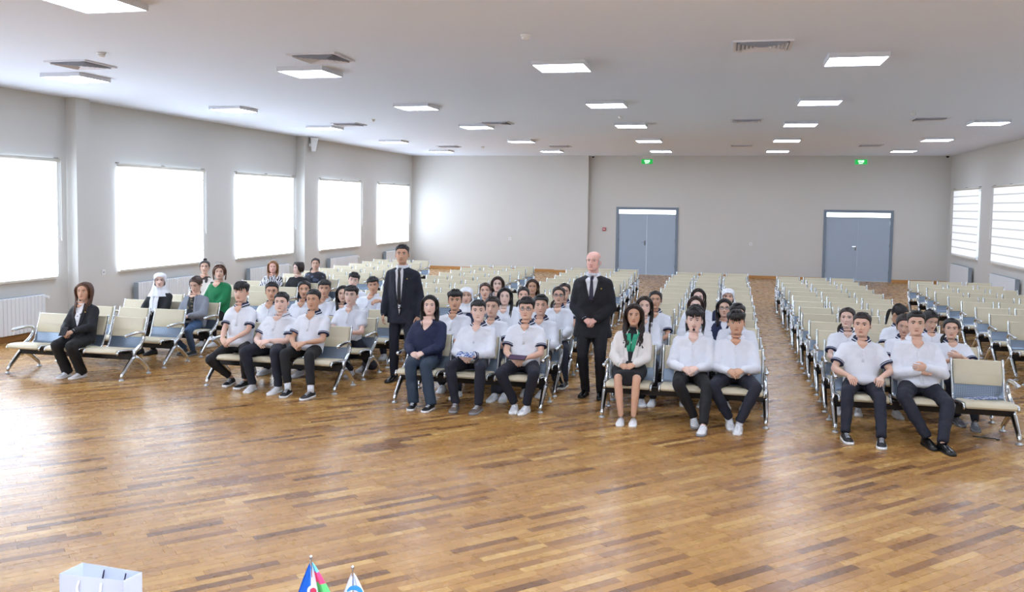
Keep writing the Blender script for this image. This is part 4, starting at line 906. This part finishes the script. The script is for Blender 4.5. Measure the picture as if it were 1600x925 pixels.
        if iv.get('belt'): patch([(-.01, -.2, .2), (.05, -.2, .2)], ext + .009, 'belt', BELT, P); patch([(-.008, -.05, .05), (.048, -.05, .05)], ext + .013, 'belt_buckle', m_chrome, P)
        for q in (-1, 1):
            if iv.get('cuff', True): MB().tube([LOC(wr[q] * .93 + el[q] * .07), LOC(wr[q])], .035 * ls, 12).build('shirt_cuff', iv.get('cm', WHITE), P, True)
    elif top == 'sweater':
        if inner and inner.get('v'): vneck(inner['v'], .6, ext + .003, SKIN[skin], 'open_neck', P)
        else: vneck(.9, .6, ext + .003, SKIN[skin], 'open_neck', P)
        if inner and inner.get('vest'):
            for q in (-1, 1): patch([(-.05 + .98 * u, q * .16 if u < .8 else q * .3, q * 1.35 if u < .75 else q * 1.0) for u in np.linspace(0, 1, 9)], ext + .006, 'vest_front', NAVY, P)
    elif top == 'cardigan':
        patch([(t, -.32, .32) for t in np.linspace(-.05, .9, 9)] + [(.97, -.6, .6)], ext + .004, 'tee_front', (inner or {}).get('m', TSH), P); vneck(.86, .6, ext + .006, SKIN[skin], 'open_neck', P)
        for q in (-1, 1): patch([(t, q * .3, q * .5) for t in np.linspace(-.1, .9, 9)] + [(.97, q * .6, q * .9)], ext + .007, 'cardigan_edge', tm, TP, n=4)
    for q in PANELS: patch([(t, q * .03, q * (.46 - .1 * (1 - t))) for t in np.linspace(.12, .9, 8)], ext + .02, 'scarf_panel', HIJAB, P, .014)
    return dict(P=P, wr=wr, el=el, kn=kn, sh=sh, hM=hM, root=root, Hp=Hp, f=f, s=s, an=an)
# ------------------------------------------------------------------ who sits where
def sit(col, row, u, v, label, dy=.36, dx=0.0, hz=.465, hipdy=.27, **k):
    by = BENCH[col, row][1]; H = aty(u, v, by + dy)
    if 'feet' in k: k['feet'] = [atz(*p) if p else None for p in k['feet']]; k['feet'] = [p or Vector((H.x + dx + (-.1, .1)[i], by - .03, 0)) for i, p in enumerate(k['feet'])]
    else: k['feet'] = [Vector((H.x + dx - .10, by - .03, 0)), Vector((H.x + dx + .10, by - .03, 0))]
    if row > 0: k.setdefault('voxel', .019)
    return person(label, H, (H.x + dx, by + hipdy, hz), **k)
S = lambda **k: ('short', 'black', k)
# window side
p1 = sit('A', 0, 131, 455, 'woman in black suit over patterned blouse, seated alone on front bench', female=True, feet=[(100, 590), (121, 591)], top='jacket', top_m=BLACKJ, inner=dict(m=BLOUSE, t0=.25, a=.55, open=1, collar=False, pin=1, cm=BLOUSE), bottom=BLACKT, leg_r=1.22, shoes=('offw', 'white', 'sneaker'), hair=('long', 'auburn', dict(front=True, length=.30, part=.015)), skin=2, hyaw=.3, dx=.05, knee_out=.05, ankle_z=-.03, yaw=.0)
sit('A', 2, 250, 438, 'woman in white headscarf and black jacket beside grey cardigan', female=True, top='jacket', top_m=BLACKJ, inner=dict(m=WHITE, t0=.1, a=.5, collar=False), hair=('hijab', 'black', dict(drape=.02, under=1, panels=1)), skin=0, bottom=BLACKT, shoes=('black', 'black', 'sneaker'))
sit('A', 2, 306, 444, 'woman in grey cardigan and blue jeans, looking down', female=True, girth=1.12, top='cardigan', top_m=GREYC, bottom=BLUEJ, hair=('tied', 'brown', dict(tail='low')), skin=1, shoes=('black', 'grey', 'sneaker'), feet=[(285, 553), (297, 556)], hpitch=-.30, lids=.8, dx=.03, hyaw=.05)
sit('A', 4, 320, 417, 'woman with topknot bun and cream patterned top', female=True, top='sweater', top_m=PATCHW, hair=('tied', 'darkbrown', dict(tail='bun', part=False)), skin=1, smile=1)
sit('A', 3, 343, 425, 'woman in bright green knitted sweater with sunglasses on her hair', female=True, girth=1.15, top='sweater', top_m=GREEN, inner=dict(v=.80), hair=('bob', 'auburn', dict(length=.13)), skin=1, glasses='top', bottom=BLACKT)
sit('A', 6, 426.5, 417, 'blonde woman in black and white zebra print blouse', female=True, girth=1.08, top='sweater', top_m=ZEBRA, hair=('long', 'blond', dict(front=True, length=.25)), skin=3, glasses='top', smile=1)
sit('A', 6, 466, 419, 'woman in black top with short dark hair, face turned to the windows', female=True, top='sweater', top_m=BLACKJ, hair=('bob', 'darkbrown', dict(vol=.95, length=.075)), skin=0, hyaw=-.55, smile=1)
sit('A', 7, 493, 412, 'heavyset woman in dark blue patterned blouse behind black-top woman', female=True, girth=1.3, build=1.04, top='sweater', top_m=DARKP, hair=('tied', 'darkbrown', dict(tail='low')), skin=1)
# boys left of the suited man
sit('B', 0, 377, 456, 'slim boy in striped-collar white polo with thick fringe and black sneakers', feet=[(358, 602), (378, 606)], bottom=BLACKT, shoes=('black', 'white', 'sneaker'), hair=S(fringe=.042, top=.02), skin=1, build=.94, knee_out=.55, hyaw=.15, ankle_z=.05, dx=.02)
sit('B', 0, 440, 472, 'stocky boy in thin-trimmed white polo and white sneakers', feet=[(391, 612), (430, 615)], girth=1.14, build=1.0, hair=S(top=.012, side=.006), skin=0, collar='thin', hyaw=.2, dx=-.06, knee_out=.3)
sit('B', 0, 490, 468, 'boy in bold striped-collar polo with white socks and black trainers', feet=[(447, 619), (481, 623)], bottom=BLACKT, shoes=('black', 'white', 'sneaker', 'sock'), hair=S(top=.010, side=.004), skin=2, ankle_z=.07, hyaw=.12, dx=-.02, hands='clasp', knee_out=.2)
sit('B', 1, 425, 455, 'boy in white polo peering between the slim and stocky boys', hair=S(top=.014), skin=2, collar='trim')
sit('B', 1, 475.5, 452, 'girl in striped-collar polo with tied dark hair behind the stocky boy', female=True, hair=('tied', 'black', dict(tail='low')), skin=2)
sit('B', 2, 507, 451, 'boy in plain white shirt behind the boy in white socks', top='shirt', collar='plain', hair=S(top=.018, fringe=.01), skin=2, dx=-.12)
sit('B', 1, 549, 461, 'boy in plain white polo and navy trousers beside an armrest', feet=[(546, 588), (566, 580)], collar='plain', hair=S(top=.016, fringe=.012), skin=0, dx=.0, hyaw=.1)
sit('B', 2, 536, 459, 'long-haired girl half hidden behind boy in plain white polo', female=True, hair=('long', 'black', dict(front=True, length=.26)), skin=1, dx=.1)
sit('B', 4, 552.5, 438, 'boy with tousled hair tilting his head, in the fifth row', collar='plain', hair=S(top=.02, fringe=.02, mess=.012), skin=0, hroll=.2, dx=.0)
sit('B', 3, 583, 445, 'boy in plain polo leaning sideways with one hand raised to chest', collar='plain', hair=S(top=.016, fringe=.014), skin=2, hroll=-.12, dx=-.1, hpitch=-.05, hand_pts={1: aty(593, 470, 12.28)})
sit('B', 3, 611, 446, 'student in white shirt mostly hidden behind the dark-suited man', top='shirt', collar='plain', hair=S(top=.014), skin=1, feet=[(598, 562), (613, 562)], dx=.08)
# centre
sit('C', 0, 671.5, 477, 'woman in navy knitted sweater and jeans with long black hair', female=True, girth=1.12, build=1.04, feet=[(644, 639), (669, 642)], top='sweater', top_m=NAVYSW, inner=dict(v=.68), bottom=JEANS, leg_r=1.16, shoes=('black', 'white', 'sneaker'), hair=('long', 'black', dict(front=True, length=.34)), skin=0, knee_out=.0, dx=-.02, ankle_z=-.02)
p21 = sit('C', 0, 747.5, 485, 'boy in long-sleeved polo with navy cuffs holding leaflets', feet=[(710, 642), (744, 645)], sleeve='long', shoes=('brown', 'grey', 'sneaker'), hair=S(top=.012, fringe=.012), skin=0, knee_out=.3, dx=-.02)
p22 = sit('C', 0, 823, 482, 'boy with glasses in short-sleeved polo, looking up from dark booklet', feet=[(803, 644), (819, 646)], hair=S(top=.018, fringe=.008, mess=.01), skin=1, glasses='on', knee_out=.45, hyaw=.05, ankle_z=.02)
sit('C', 1, 711, 469, 'boy with fluffy fringe behind the navy-sweater woman', hair=S(top=.024, fringe=.024, mess=.01), skin=2, feet=[(690, 612), (712, 622)], dx=-.03)
sit('C', 1, 769.5, 479, 'brown-haired boy with swept fringe behind the leaflet boy', hair=('short', 'darkbrown', dict(top=.014)), skin=1, feet=[(786, 626), (770, 626)], hyaw=.05)
sit('C', 1, 845, 477, 'boy in long-sleeved polo behind the boy with glasses', sleeve='long', hair=S(top=.018, mess=.01), skin=1)
sit('C', 2, 729, 462, 'girl in white headscarf and navy vest over polo', female=True, hair=('hijab', 'black', dict(drape=.0)), skin=1, sleeve='long', top='sweater', top_m=WHITE, inner=dict(vest=1))
sit('C', 2, 789, 463, 'pale girl with long straight black hair over one shoulder', female=True, top='shirt', collar='plain', hair=('long', 'black', dict(front=True, length=.34, side=1)), skin=0)
sit('C', 2, 873, 461, 'girl with round glasses and long-sleeved polo next to the bald man', female=True, sleeve='long', hair=('tied', 'darkbrown', dict(tail='low')), skin=1, glasses='on', feet=[(868, 606), (880, 606)], shoes=('black', 'white', 'sneaker'))
sit('C', 3, 758, 454, 'girl with brown hair tied back behind the leaflet boy', female=True, hair=('tied', 'brown', dict(tail='low')), skin=1, top='sweater', top_m=GREYC)
sit('C', 3, 818, 461, 'girl with dark hair half hidden behind the boy with glasses', female=True, hair=('tied', 'black', dict(tail='low')), skin=1, top='shirt', collar='plain')
sit('C', 3, 882, 455, 'girl mostly hidden behind the round-glasses girl', female=True, hair=('tied', 'darkbrown', dict(tail='pony')), skin=1)
sit('C', 4, 777.5, 444, 'girl with fringe and long brown hair in the fifth row', female=True, hair=('long', 'brown', dict(front=True, length=.24, vol=1.05)), skin=0, top='shirt', collar='plain')
sit('C', 4, 832, 448, 'tan girl with long loose brown hair in the fifth row', female=True, hair=('long', 'brown', dict(front=True, length=.28)), skin=2, top='sweater', top_m=BLACKJ)
# right of the bald man
sit('D', 0, 990.5, 492, 'woman in cream blazer with green scarf and black skirt', female=True, feet=[(969, 663), (989, 664)], top='jacket', top_m=CREAMJ, inner=dict(m=BLACKJ, t0=.02, a=.42, collar=False, scarf=SCARFG, cm=SCARFG), skirt=BLACKJ, shoes=('white', 'white', 'flat'), hair=('long', 'darkbrown', dict(front=True, length=.36, wave=.02, vol=1.1)), skin=2, knee_out=.14, dx=-.02, feet_yaw=(.05, .05))
sit('D', 0, 1085, 500, 'boy with goatee in white dress shirt and black trousers', feet=[(1085, 666), (1097, 678)], top='shirt', collar='plain', bottom=BLACKT, hair=S(top=.026, fringe=.034, mess=.01), skin=0, goatee=True, knee_out=.45, dx=-.02, hyaw=.0, shoes=('white', 'grey', 'sneaker'), ankle_z=.01)
sit('D', 0, 1150.5, 504, 'boy with side-swept fringe in white shirt and navy trousers', feet=[(1141, 669), (1153, 676)], top='shirt', collar='plain', hair=S(top=.026, fringe=.046, mess=.01), skin=2, knee_out=.75, ankle_z=.02, shoes=('white', 'white', 'sneaker', 'sock'), hroll=-.06)
sit('D', 1, 1007, 478, 'pale girl with very long brown hair behind the cream blazer', female=True, top='shirt', collar='plain', hair=('long', 'darkbrown', dict(front=True, length=.36, side=1)), skin=0, feet=[(1003, 634), (1018, 634)])
sit('D', 1, 1087, 491, 'student hidden behind the goatee boy', female=True, top='shirt', collar='plain', hair=('long', 'black', dict(front=True, length=.34)), skin=1)
sit('D', 1, 1152, 491, 'student hidden behind the boy with side-swept fringe', top='shirt', collar='plain', hair=S(top=.016), skin=1)
sit('D', 2, 1024, 468, 'girl in striped-collar polo behind the pale long-haired girl', female=True, hair=('tied', 'black', dict(tail='low')), skin=2)
sit('D', 2, 1087, 477, 'girl whose brown hair and forehead show above the goatee boy', female=True, top='shirt', collar='plain', hair=('long', 'brown', dict(front=True, length=.3)), skin=0)
sit('D', 2, 1132, 481, 'girl with dark round glasses and navy vest', female=True, top='sweater', top_m=WHITE, inner=dict(vest=1), hair=('long', 'black', dict(front=True, length=.26)), skin=1, glasses='on')
sit('D', 3, 1091, 464, 'girl with centre-parted dark hair, back of the stacked three', female=True, hair=('long', 'darkbrown', dict(front=True, length=.32, side=1)), skin=0)
sit('D', 3, 1137.5, 464, 'girl in white headscarf above the dark-glasses girl', female=True, hair=('hijab', 'black', dict(drape=.0)), skin=1, top='sweater', top_m=NAVYSW)
# right block
sit('E', 0, 1347, 507, 'boy in navy-collared polo with both hands on his thighs', feet=[(1323, 690), (1377, 698)], hands='thighs', shoes=('black', 'white', 'sneaker'), hair=('short', 'darkbrown', dict(top=.013)), skin=1, hyaw=-.25, elbow_out=1.3, knee_out=.25, smile=.5)
sit('E', 0, 1431.5, 505, 'heavy-browed young man in white shirt, ankles crossed, hands folded', feet=[(1452, 699), (1478, 707)], hands='fold', top='shirt', collar='plain', shoes=('dress', 'black', 'dress'), hair=S(top=.016, side=.005), skin=1, girth=1.06, build=1.06, knee_out=.9, brow=1.3, elbow_out=1.1, hyaw=-.12, feet_yaw=(.25, .3), jaw=1.12, dx=.03)
sit('E', 1, 1324, 496, 'girl with low ponytail behind the boy with hands on thighs', female=True, hair=('tied', 'darkbrown', dict(tail='low')), skin=0, hyaw=-.25)
sit('E', 1, 1413, 507, 'girl looking down beside the heavy-browed young man', female=True, hair=('tied', 'darkbrown', dict(tail='low')), skin=1, hpitch=-.2, lids=.8)
sit('E', 1, 1486.5, 513, 'smiling girl in navy-collared polo behind the empty seat', female=True, hair=('tied', 'black', dict(tail='low')), skin=1, smile=1, hyaw=-.2, hands='fold', shoes=('grey', 'grey', 'sneaker'), feet=[(1498, 664), (1524, 672)])
sit('E', 2, 1405.5, 490, 'girl with head bowed away, third row behind heavy-browed man', female=True, hair=('tied', 'black', dict(tail='pony')), skin=2, hpitch=-.45, lids=1, hyaw=.9)
sit('E', 2, 1454, 500, 'girl in striped polo looking down in the third row', female=True, hair=('tied', 'black', dict(tail='low')), skin=1, hpitch=-.35, lids=1, hyaw=.25)
# two men standing in the aisles
H = aty(628.5, 397, 10.68); fl = [atz(612, 596), atz(641, 600)]
person('tall young man in navy suit with black tie, standing beside benches', H, (H.x + .01, H.y + .02, .93), feet=fl, hands='sides', seat=False, top='jacket', top_m=SUIT, bottom=SUIT, inner=dict(m=WHITE, t0=-.16, a=.40, tie=TIE, pin=1, belt=1), shoes=('dress', 'black', 'dress'), hair=S(top=.012, side=.004), skin=2, group='standing men', voxel=.015, brow=1.2, hyaw=.25, ankle_z=-.03, build=1.04, feet_yaw=(-.15, .2))
H = aty(927.5, 408, 10.46); fl = [atz(912, 619), atz(938, 622)]
person('bald older man in dark suit and plum tie, hands clasped, standing', H, (H.x, H.y + .03, .90), feet=fl, hands='front', seat=False, top='jacket', top_m=SUIT2, bottom=SUIT2, inner=dict(m=WHITE, t0=.42, a=.5, tie=TIE2, pin=1), shoes=('dress', 'black', 'dress'), hair=('bald', 'grey', {}), skin=3, group='standing men', voxel=.015, girth=1.12, build=1.06, hyaw=-.15, hpitch=.12, ankle_z=-.03, feet_yaw=(-.15, .15), brow=.7)
flush()

# ------------------------------------------------------------------ things held and lying about
def booklet(name, c, yaw, tilt, mt, label, sz=(.11, .16), th=.004, mats2=None):
    o = empty(name, c); o.rotation_euler = (tilt, 0, yaw); tag(o, label, 'phone' if 'phone' in name else 'leaflet')
    bevel(MB().box((-sz[0] / 2, -sz[1] / 2, -th), (sz[0] / 2, sz[1] / 2, th)).build('cover' if 'phone' not in name else 'case', mt, o), .002)
    MB().box((-sz[0] / 2 + .006, -sz[1] / 2 + .006, th), (sz[0] / 2 - .006, sz[1] / 2 - .006, th + .0008)).build('screen' if 'phone' in name else 'print', mats2 or mt, o); return o
def between(p, dz=0, dy=0): a = (p['wr'][-1] + p['wr'][1]) / 2; return a + p['f'] * (.085 + dy) + Vector((0, 0, .012 + dz))
booklet('phone', between(p1, .0, .0), R(20), R(35), PHONER, 'dark maroon phone in hands of the black-suited woman', (.08, .15), .005, PHONE)
booklet('leaflet', between(p21, .012), R(-6), R(22), PAPER, 'blue printed leaflets held by the boy in long-sleeved polo', (.2, .1), .003)
booklet('booklet', between(p22, .012), R(-8), R(25), PHONE, 'dark booklet held by the boy with glasses', (.2, .09), .003, mat('booklet_print', '4a2f4a', .5))
bx, by = BENCH['E', 0]
booklet('seat_leaflet', (bx + SP - .02, by + .27, .385), R(75), R(-7), PAPER, 'printed leaflets lying on the empty front seat', (.13, .3), .003)
q = atz(1540, 685); st = empty('strap', (q.x, q.y, 0)); tag(st, 'thin black strap lying on floor before the empty seat', 'strap')
MB().tube([(-.11, .03, .006), (-.04, .012, .008), (.03, .0, .006), (.08, -.01, .008), (.1, -.025, .006)], .006, 6).build('band', BELT, st); MB().box((.085, -.05, 0), (.115, -.02, .014)).build('clip', BELT, st)

# ------------------------------------------------------------------ stage edge, table, gift bag, desk flags (mostly below the frame)
tag(MB().box((XL + .02, YF, 0), (XR - .02, 2.1, .55)).build('stage_platform', mat('stage_carpet', '5a4638', .8)), 'low stage platform', kind='structure')  # stage platform below the table, out of view
tz = 1.27
tb = empty('table', (-1.0, 1.0, .55)); tag(tb, 'long stage table carrying the gift bag and desk flags', 'table')
m_tab = mat('table_wood', '7a5233', .4, var=.15, vscale=5, stretch=(1, 6, 6)); bevel(MB().box((-1.3, -.35, tz - .55 - .035), (1.3, .42, tz - .55)).build('table_top', m_tab, tb), .005)
MB().box((-1.25, .36, .15), (1.25, .38, tz - .55 - .035)).build('modesty_panel', m_tab, tb)
for x in (-1.22, 1.22):
    for y in (-.3, .34): MB().box((x - .03, y - .03, 0), (x + .03, y + .03, tz - .55 - .035)).build('leg', m_tab, tb)
zb = 1.53; c4 = [atz(92.5, 896.5, zb), atz(193, 908, zb), atz(222, 894, zb), atz(129, 879, zb)]; cc = sum(c4, Vector()) / 4
bag = empty('gift_bag', (cc.x, cc.y, tz)); tag(bag, 'white paper gift bag with short cord handles on the table', 'bag')
m_bag = mat('white_paper', 'c9cedb', .35); hB = zb - tz; k4 = [Vector((p.x - cc.x, p.y - cc.y, 0)) for p in c4]
b = MB(); up = Vector((0, 0, hB))
for sc, z in ((1, 1),):
    inn = [p * .985 for p in k4]; b.rings([[p * 1.0 for p in k4], [p + up for p in k4], [p + up for p in inn], [p + Vector((0, 0, .004)) for p in inn]], caps=True)
b.build('paper_body', m_bag, bag)
fold = MB(); ins = [p * .975 for p in k4]; fold.rings([[p + up * .999 for p in [q_ * .984 for q_ in k4]], [p + up * .8 for p in ins], [p * .995 + up * .8 for p in ins], [p * .99 + up * .999 for p in ins]], caps=False); fold.build('turned_rim', m_bag, bag)
for i, (a, c) in enumerate(((0, 1), (3, 2))):
    e = k4[c] - k4[a]; nrm = Vector((e.y, -e.x, 0)).normalized() * (.003 if i == 0 else -.004)
    p0 = k4[a] + e * .33 + nrm; p1_ = k4[a] + e * .67 + nrm
    if i == 0: pts = [p0 + up * .97, p0 + up * .9 + nrm * 2, (p0 + p1_) / 2 + up * .78 + nrm * 3, p1_ + up * .9 + nrm * 2, p1_ + up * .97]
    else: pts = [p0 + up * .9, p0 + up * .97 + nrm * 2, (p0 + p1_) / 2 + up * .86 + nrm * 5, p1_ + up * .97 + nrm * 2, p1_ + up * .9]
    MB().tube(crv(pts, 14), .0022, 6).build('cord_handle', m_white, bag)
e = k4[2] - k4[3]
for u in (.36, .72): p = k4[3] + e * u; pn = Vector((e.y, -e.x, 0)).normalized() * .004; MB().tube([p + pn + up * .90, p + pn * 2 + e * .06 + up * .985], .0016, 6).build('cord_end', mat('cord_dark', '3a3550', .6), bag)
e = k4[1] - k4[0]; pn = Vector((e.y, -e.x, 0)).normalized() * .0008
em = MB(); o0 = k4[0] + e * .2 + up * .72 + pn
for k in range(8):
    a = 2 * PI * k / 8; d1 = e.normalized(); em.add([o0, o0 + (d1 * math.cos(a) + Vector((0, 0, 1)) * math.sin(a)) * .011, o0 + (d1 * math.cos(a + .4) + Vector((0, 0, 1)) * math.sin(a + .4)) * .011], [(0, 1, 2)])
em.build('emblem', mat('emblem_grey', 'b9b3bd', .5), bag)

def desk_flag(u, v, bands, label, kind):
    zt = 1.56; P0 = atz(u, v, zt); r_ = empty('desk_flag', (P0.x, P0.y, tz)); tag(r_, label, 'flag', 'small desk flags'); H_ = zt - tz
    b = MB(); b.rings([[(q * math.cos(2 * PI * k / 20), q * math.sin(2 * PI * k / 20), z) for k in range(20)] for q, z in ((.035, 0), (.035, .008), (.01, .016))]); b.build('base', m_chrome, r_, True)
    MB().cyl((0, 0, .012), (0, 0, H_ - .004), .0022, 8).build('pole', m_chrome, r_); MB().ell((0, 0, H_), (.0035, .0035, .0045), 0, 10, 8).build('finial', m_chrome, r_, True)
    # cloth hangs limp from the top of the pole in folds
    nu, nv = 28, 16; vs_ = []; 
    dirx = Vector((W2C[0][0], W2C[0][1], 0)).normalized(); diry = Vector((W2C[2][0], W2C[2][1], 0)).normalized()
    for i in range(nv):
        t = i / (nv - 1); z = H_ - .006 - t * .17; wl_, wr_ = kind
        for j in range(nu):
            q = j / (nu - 1); x = (-wl_ + (wl_ + wr_) * q) * (t ** .85) * 1.0; y = .012 * math.sin(q * 13) * t ** .6 + .006 * math.sin(q * 29 + 1) * t; vs_.append(dirx * x + diry * y + Vector((0, 0, z)))
    fs = []; ms = []
    for i in range(nv - 1):
        for j in range(nu - 1): fs.append((i * nu + j, i * nu + j + 1, (i + 1) * nu + j + 1, (i + 1) * nu + j)); ms.append(bands(j / (nu - 2), i / (nv - 2)))
    return r_, vs_, fs, ms, H_
fm = [mat('flag_blue', '1464c8', .6), mat('flag_white', 'f0f2fa', .6), mat('flag_lightblue', '5ab4dc', .6), mat('flag_red', 'e8386a', .6), mat('flag_green', '58b868', .6), mat('flag_crimson', 'b8284a', .6)]
def band1(q, t):
    if q < .42: return 0
    if q < .58: return 1
    return 2 if t < .11 else (3 if t < .26 else 4)
r_, vs_, fs, ms, H_ = desk_flag(486, 871, band1, 'blue red and green desk flag with white crescent', (.058, .088))
o = MB(); o.add(vs_, fs); o.m = ms; o.build('flag_cloth', fm, r_, True)
dirx = Vector((W2C[0][0], W2C[0][1], 0)).normalized(); diry = Vector((W2C[2][0], W2C[2][1], 0)).normalized()
cr = MB(); c0 = Vector((0, 0, H_ - .060)) + dirx * .008 - diry * .016
for k in range(14):
    a0 = R(60) + R(240) * k / 13
    cr.add([c0 + dirx * (.012 * math.cos(a0)) + Vector((0, 0, .012 * math.sin(a0))), c0 + dirx * (.009 * math.cos(a0) + .002) + Vector((0, 0, .009 * math.sin(a0)))], [])
cr.f = [(2 * k, 2 * k + 2, 2 * k + 3, 2 * k + 1) for k in range(13)]; cr.m = [0] * 13; cr.build('crescent', fm[1], r_)
cr = MB(); cr.add([c0 + diry * .001 + dirx * (.006 * math.cos(2 * PI * k / 14)) + Vector((0, 0, .006 * math.sin(2 * PI * k / 14))) for k in range(14)], [tuple(range(14))]); cr.build('emblem_field', fm[5], r_)
r_, vs_, fs, ms, H_ = desk_flag(551, 887, lambda q, t: 1, 'white desk flag with blue emblem beside the tricolour desk flag', (.054, .072))
o = MB(); o.add(vs_, fs); o.m = ms; o.build('flag_cloth', fm, r_, True)
ec = MB(); c0 = Vector((0, 0, H_ - .047)) + dirx * .006 - diry * .016
for k in range(12):
    a0 = R(150) - R(150) * k / 11; w_ = .004 * math.sin(PI * (k + .5) / 12) + .0008
    ec.add([c0 + dirx * ((.015 + w_) * math.cos(a0)) + Vector((0, 0, (.015 + w_) * math.sin(a0))), c0 + dirx * ((.015 - w_) * math.cos(a0)) + Vector((0, 0, (.015 - w_) * math.sin(a0)))], [])
ec.f = [(2 * k, 2 * k + 2, 2 * k + 3, 2 * k + 1) for k in range(11)]; ec.m = [0] * 11; ec.build('emblem', mat('flag_midblue', '2f8ccc', .6), r_)
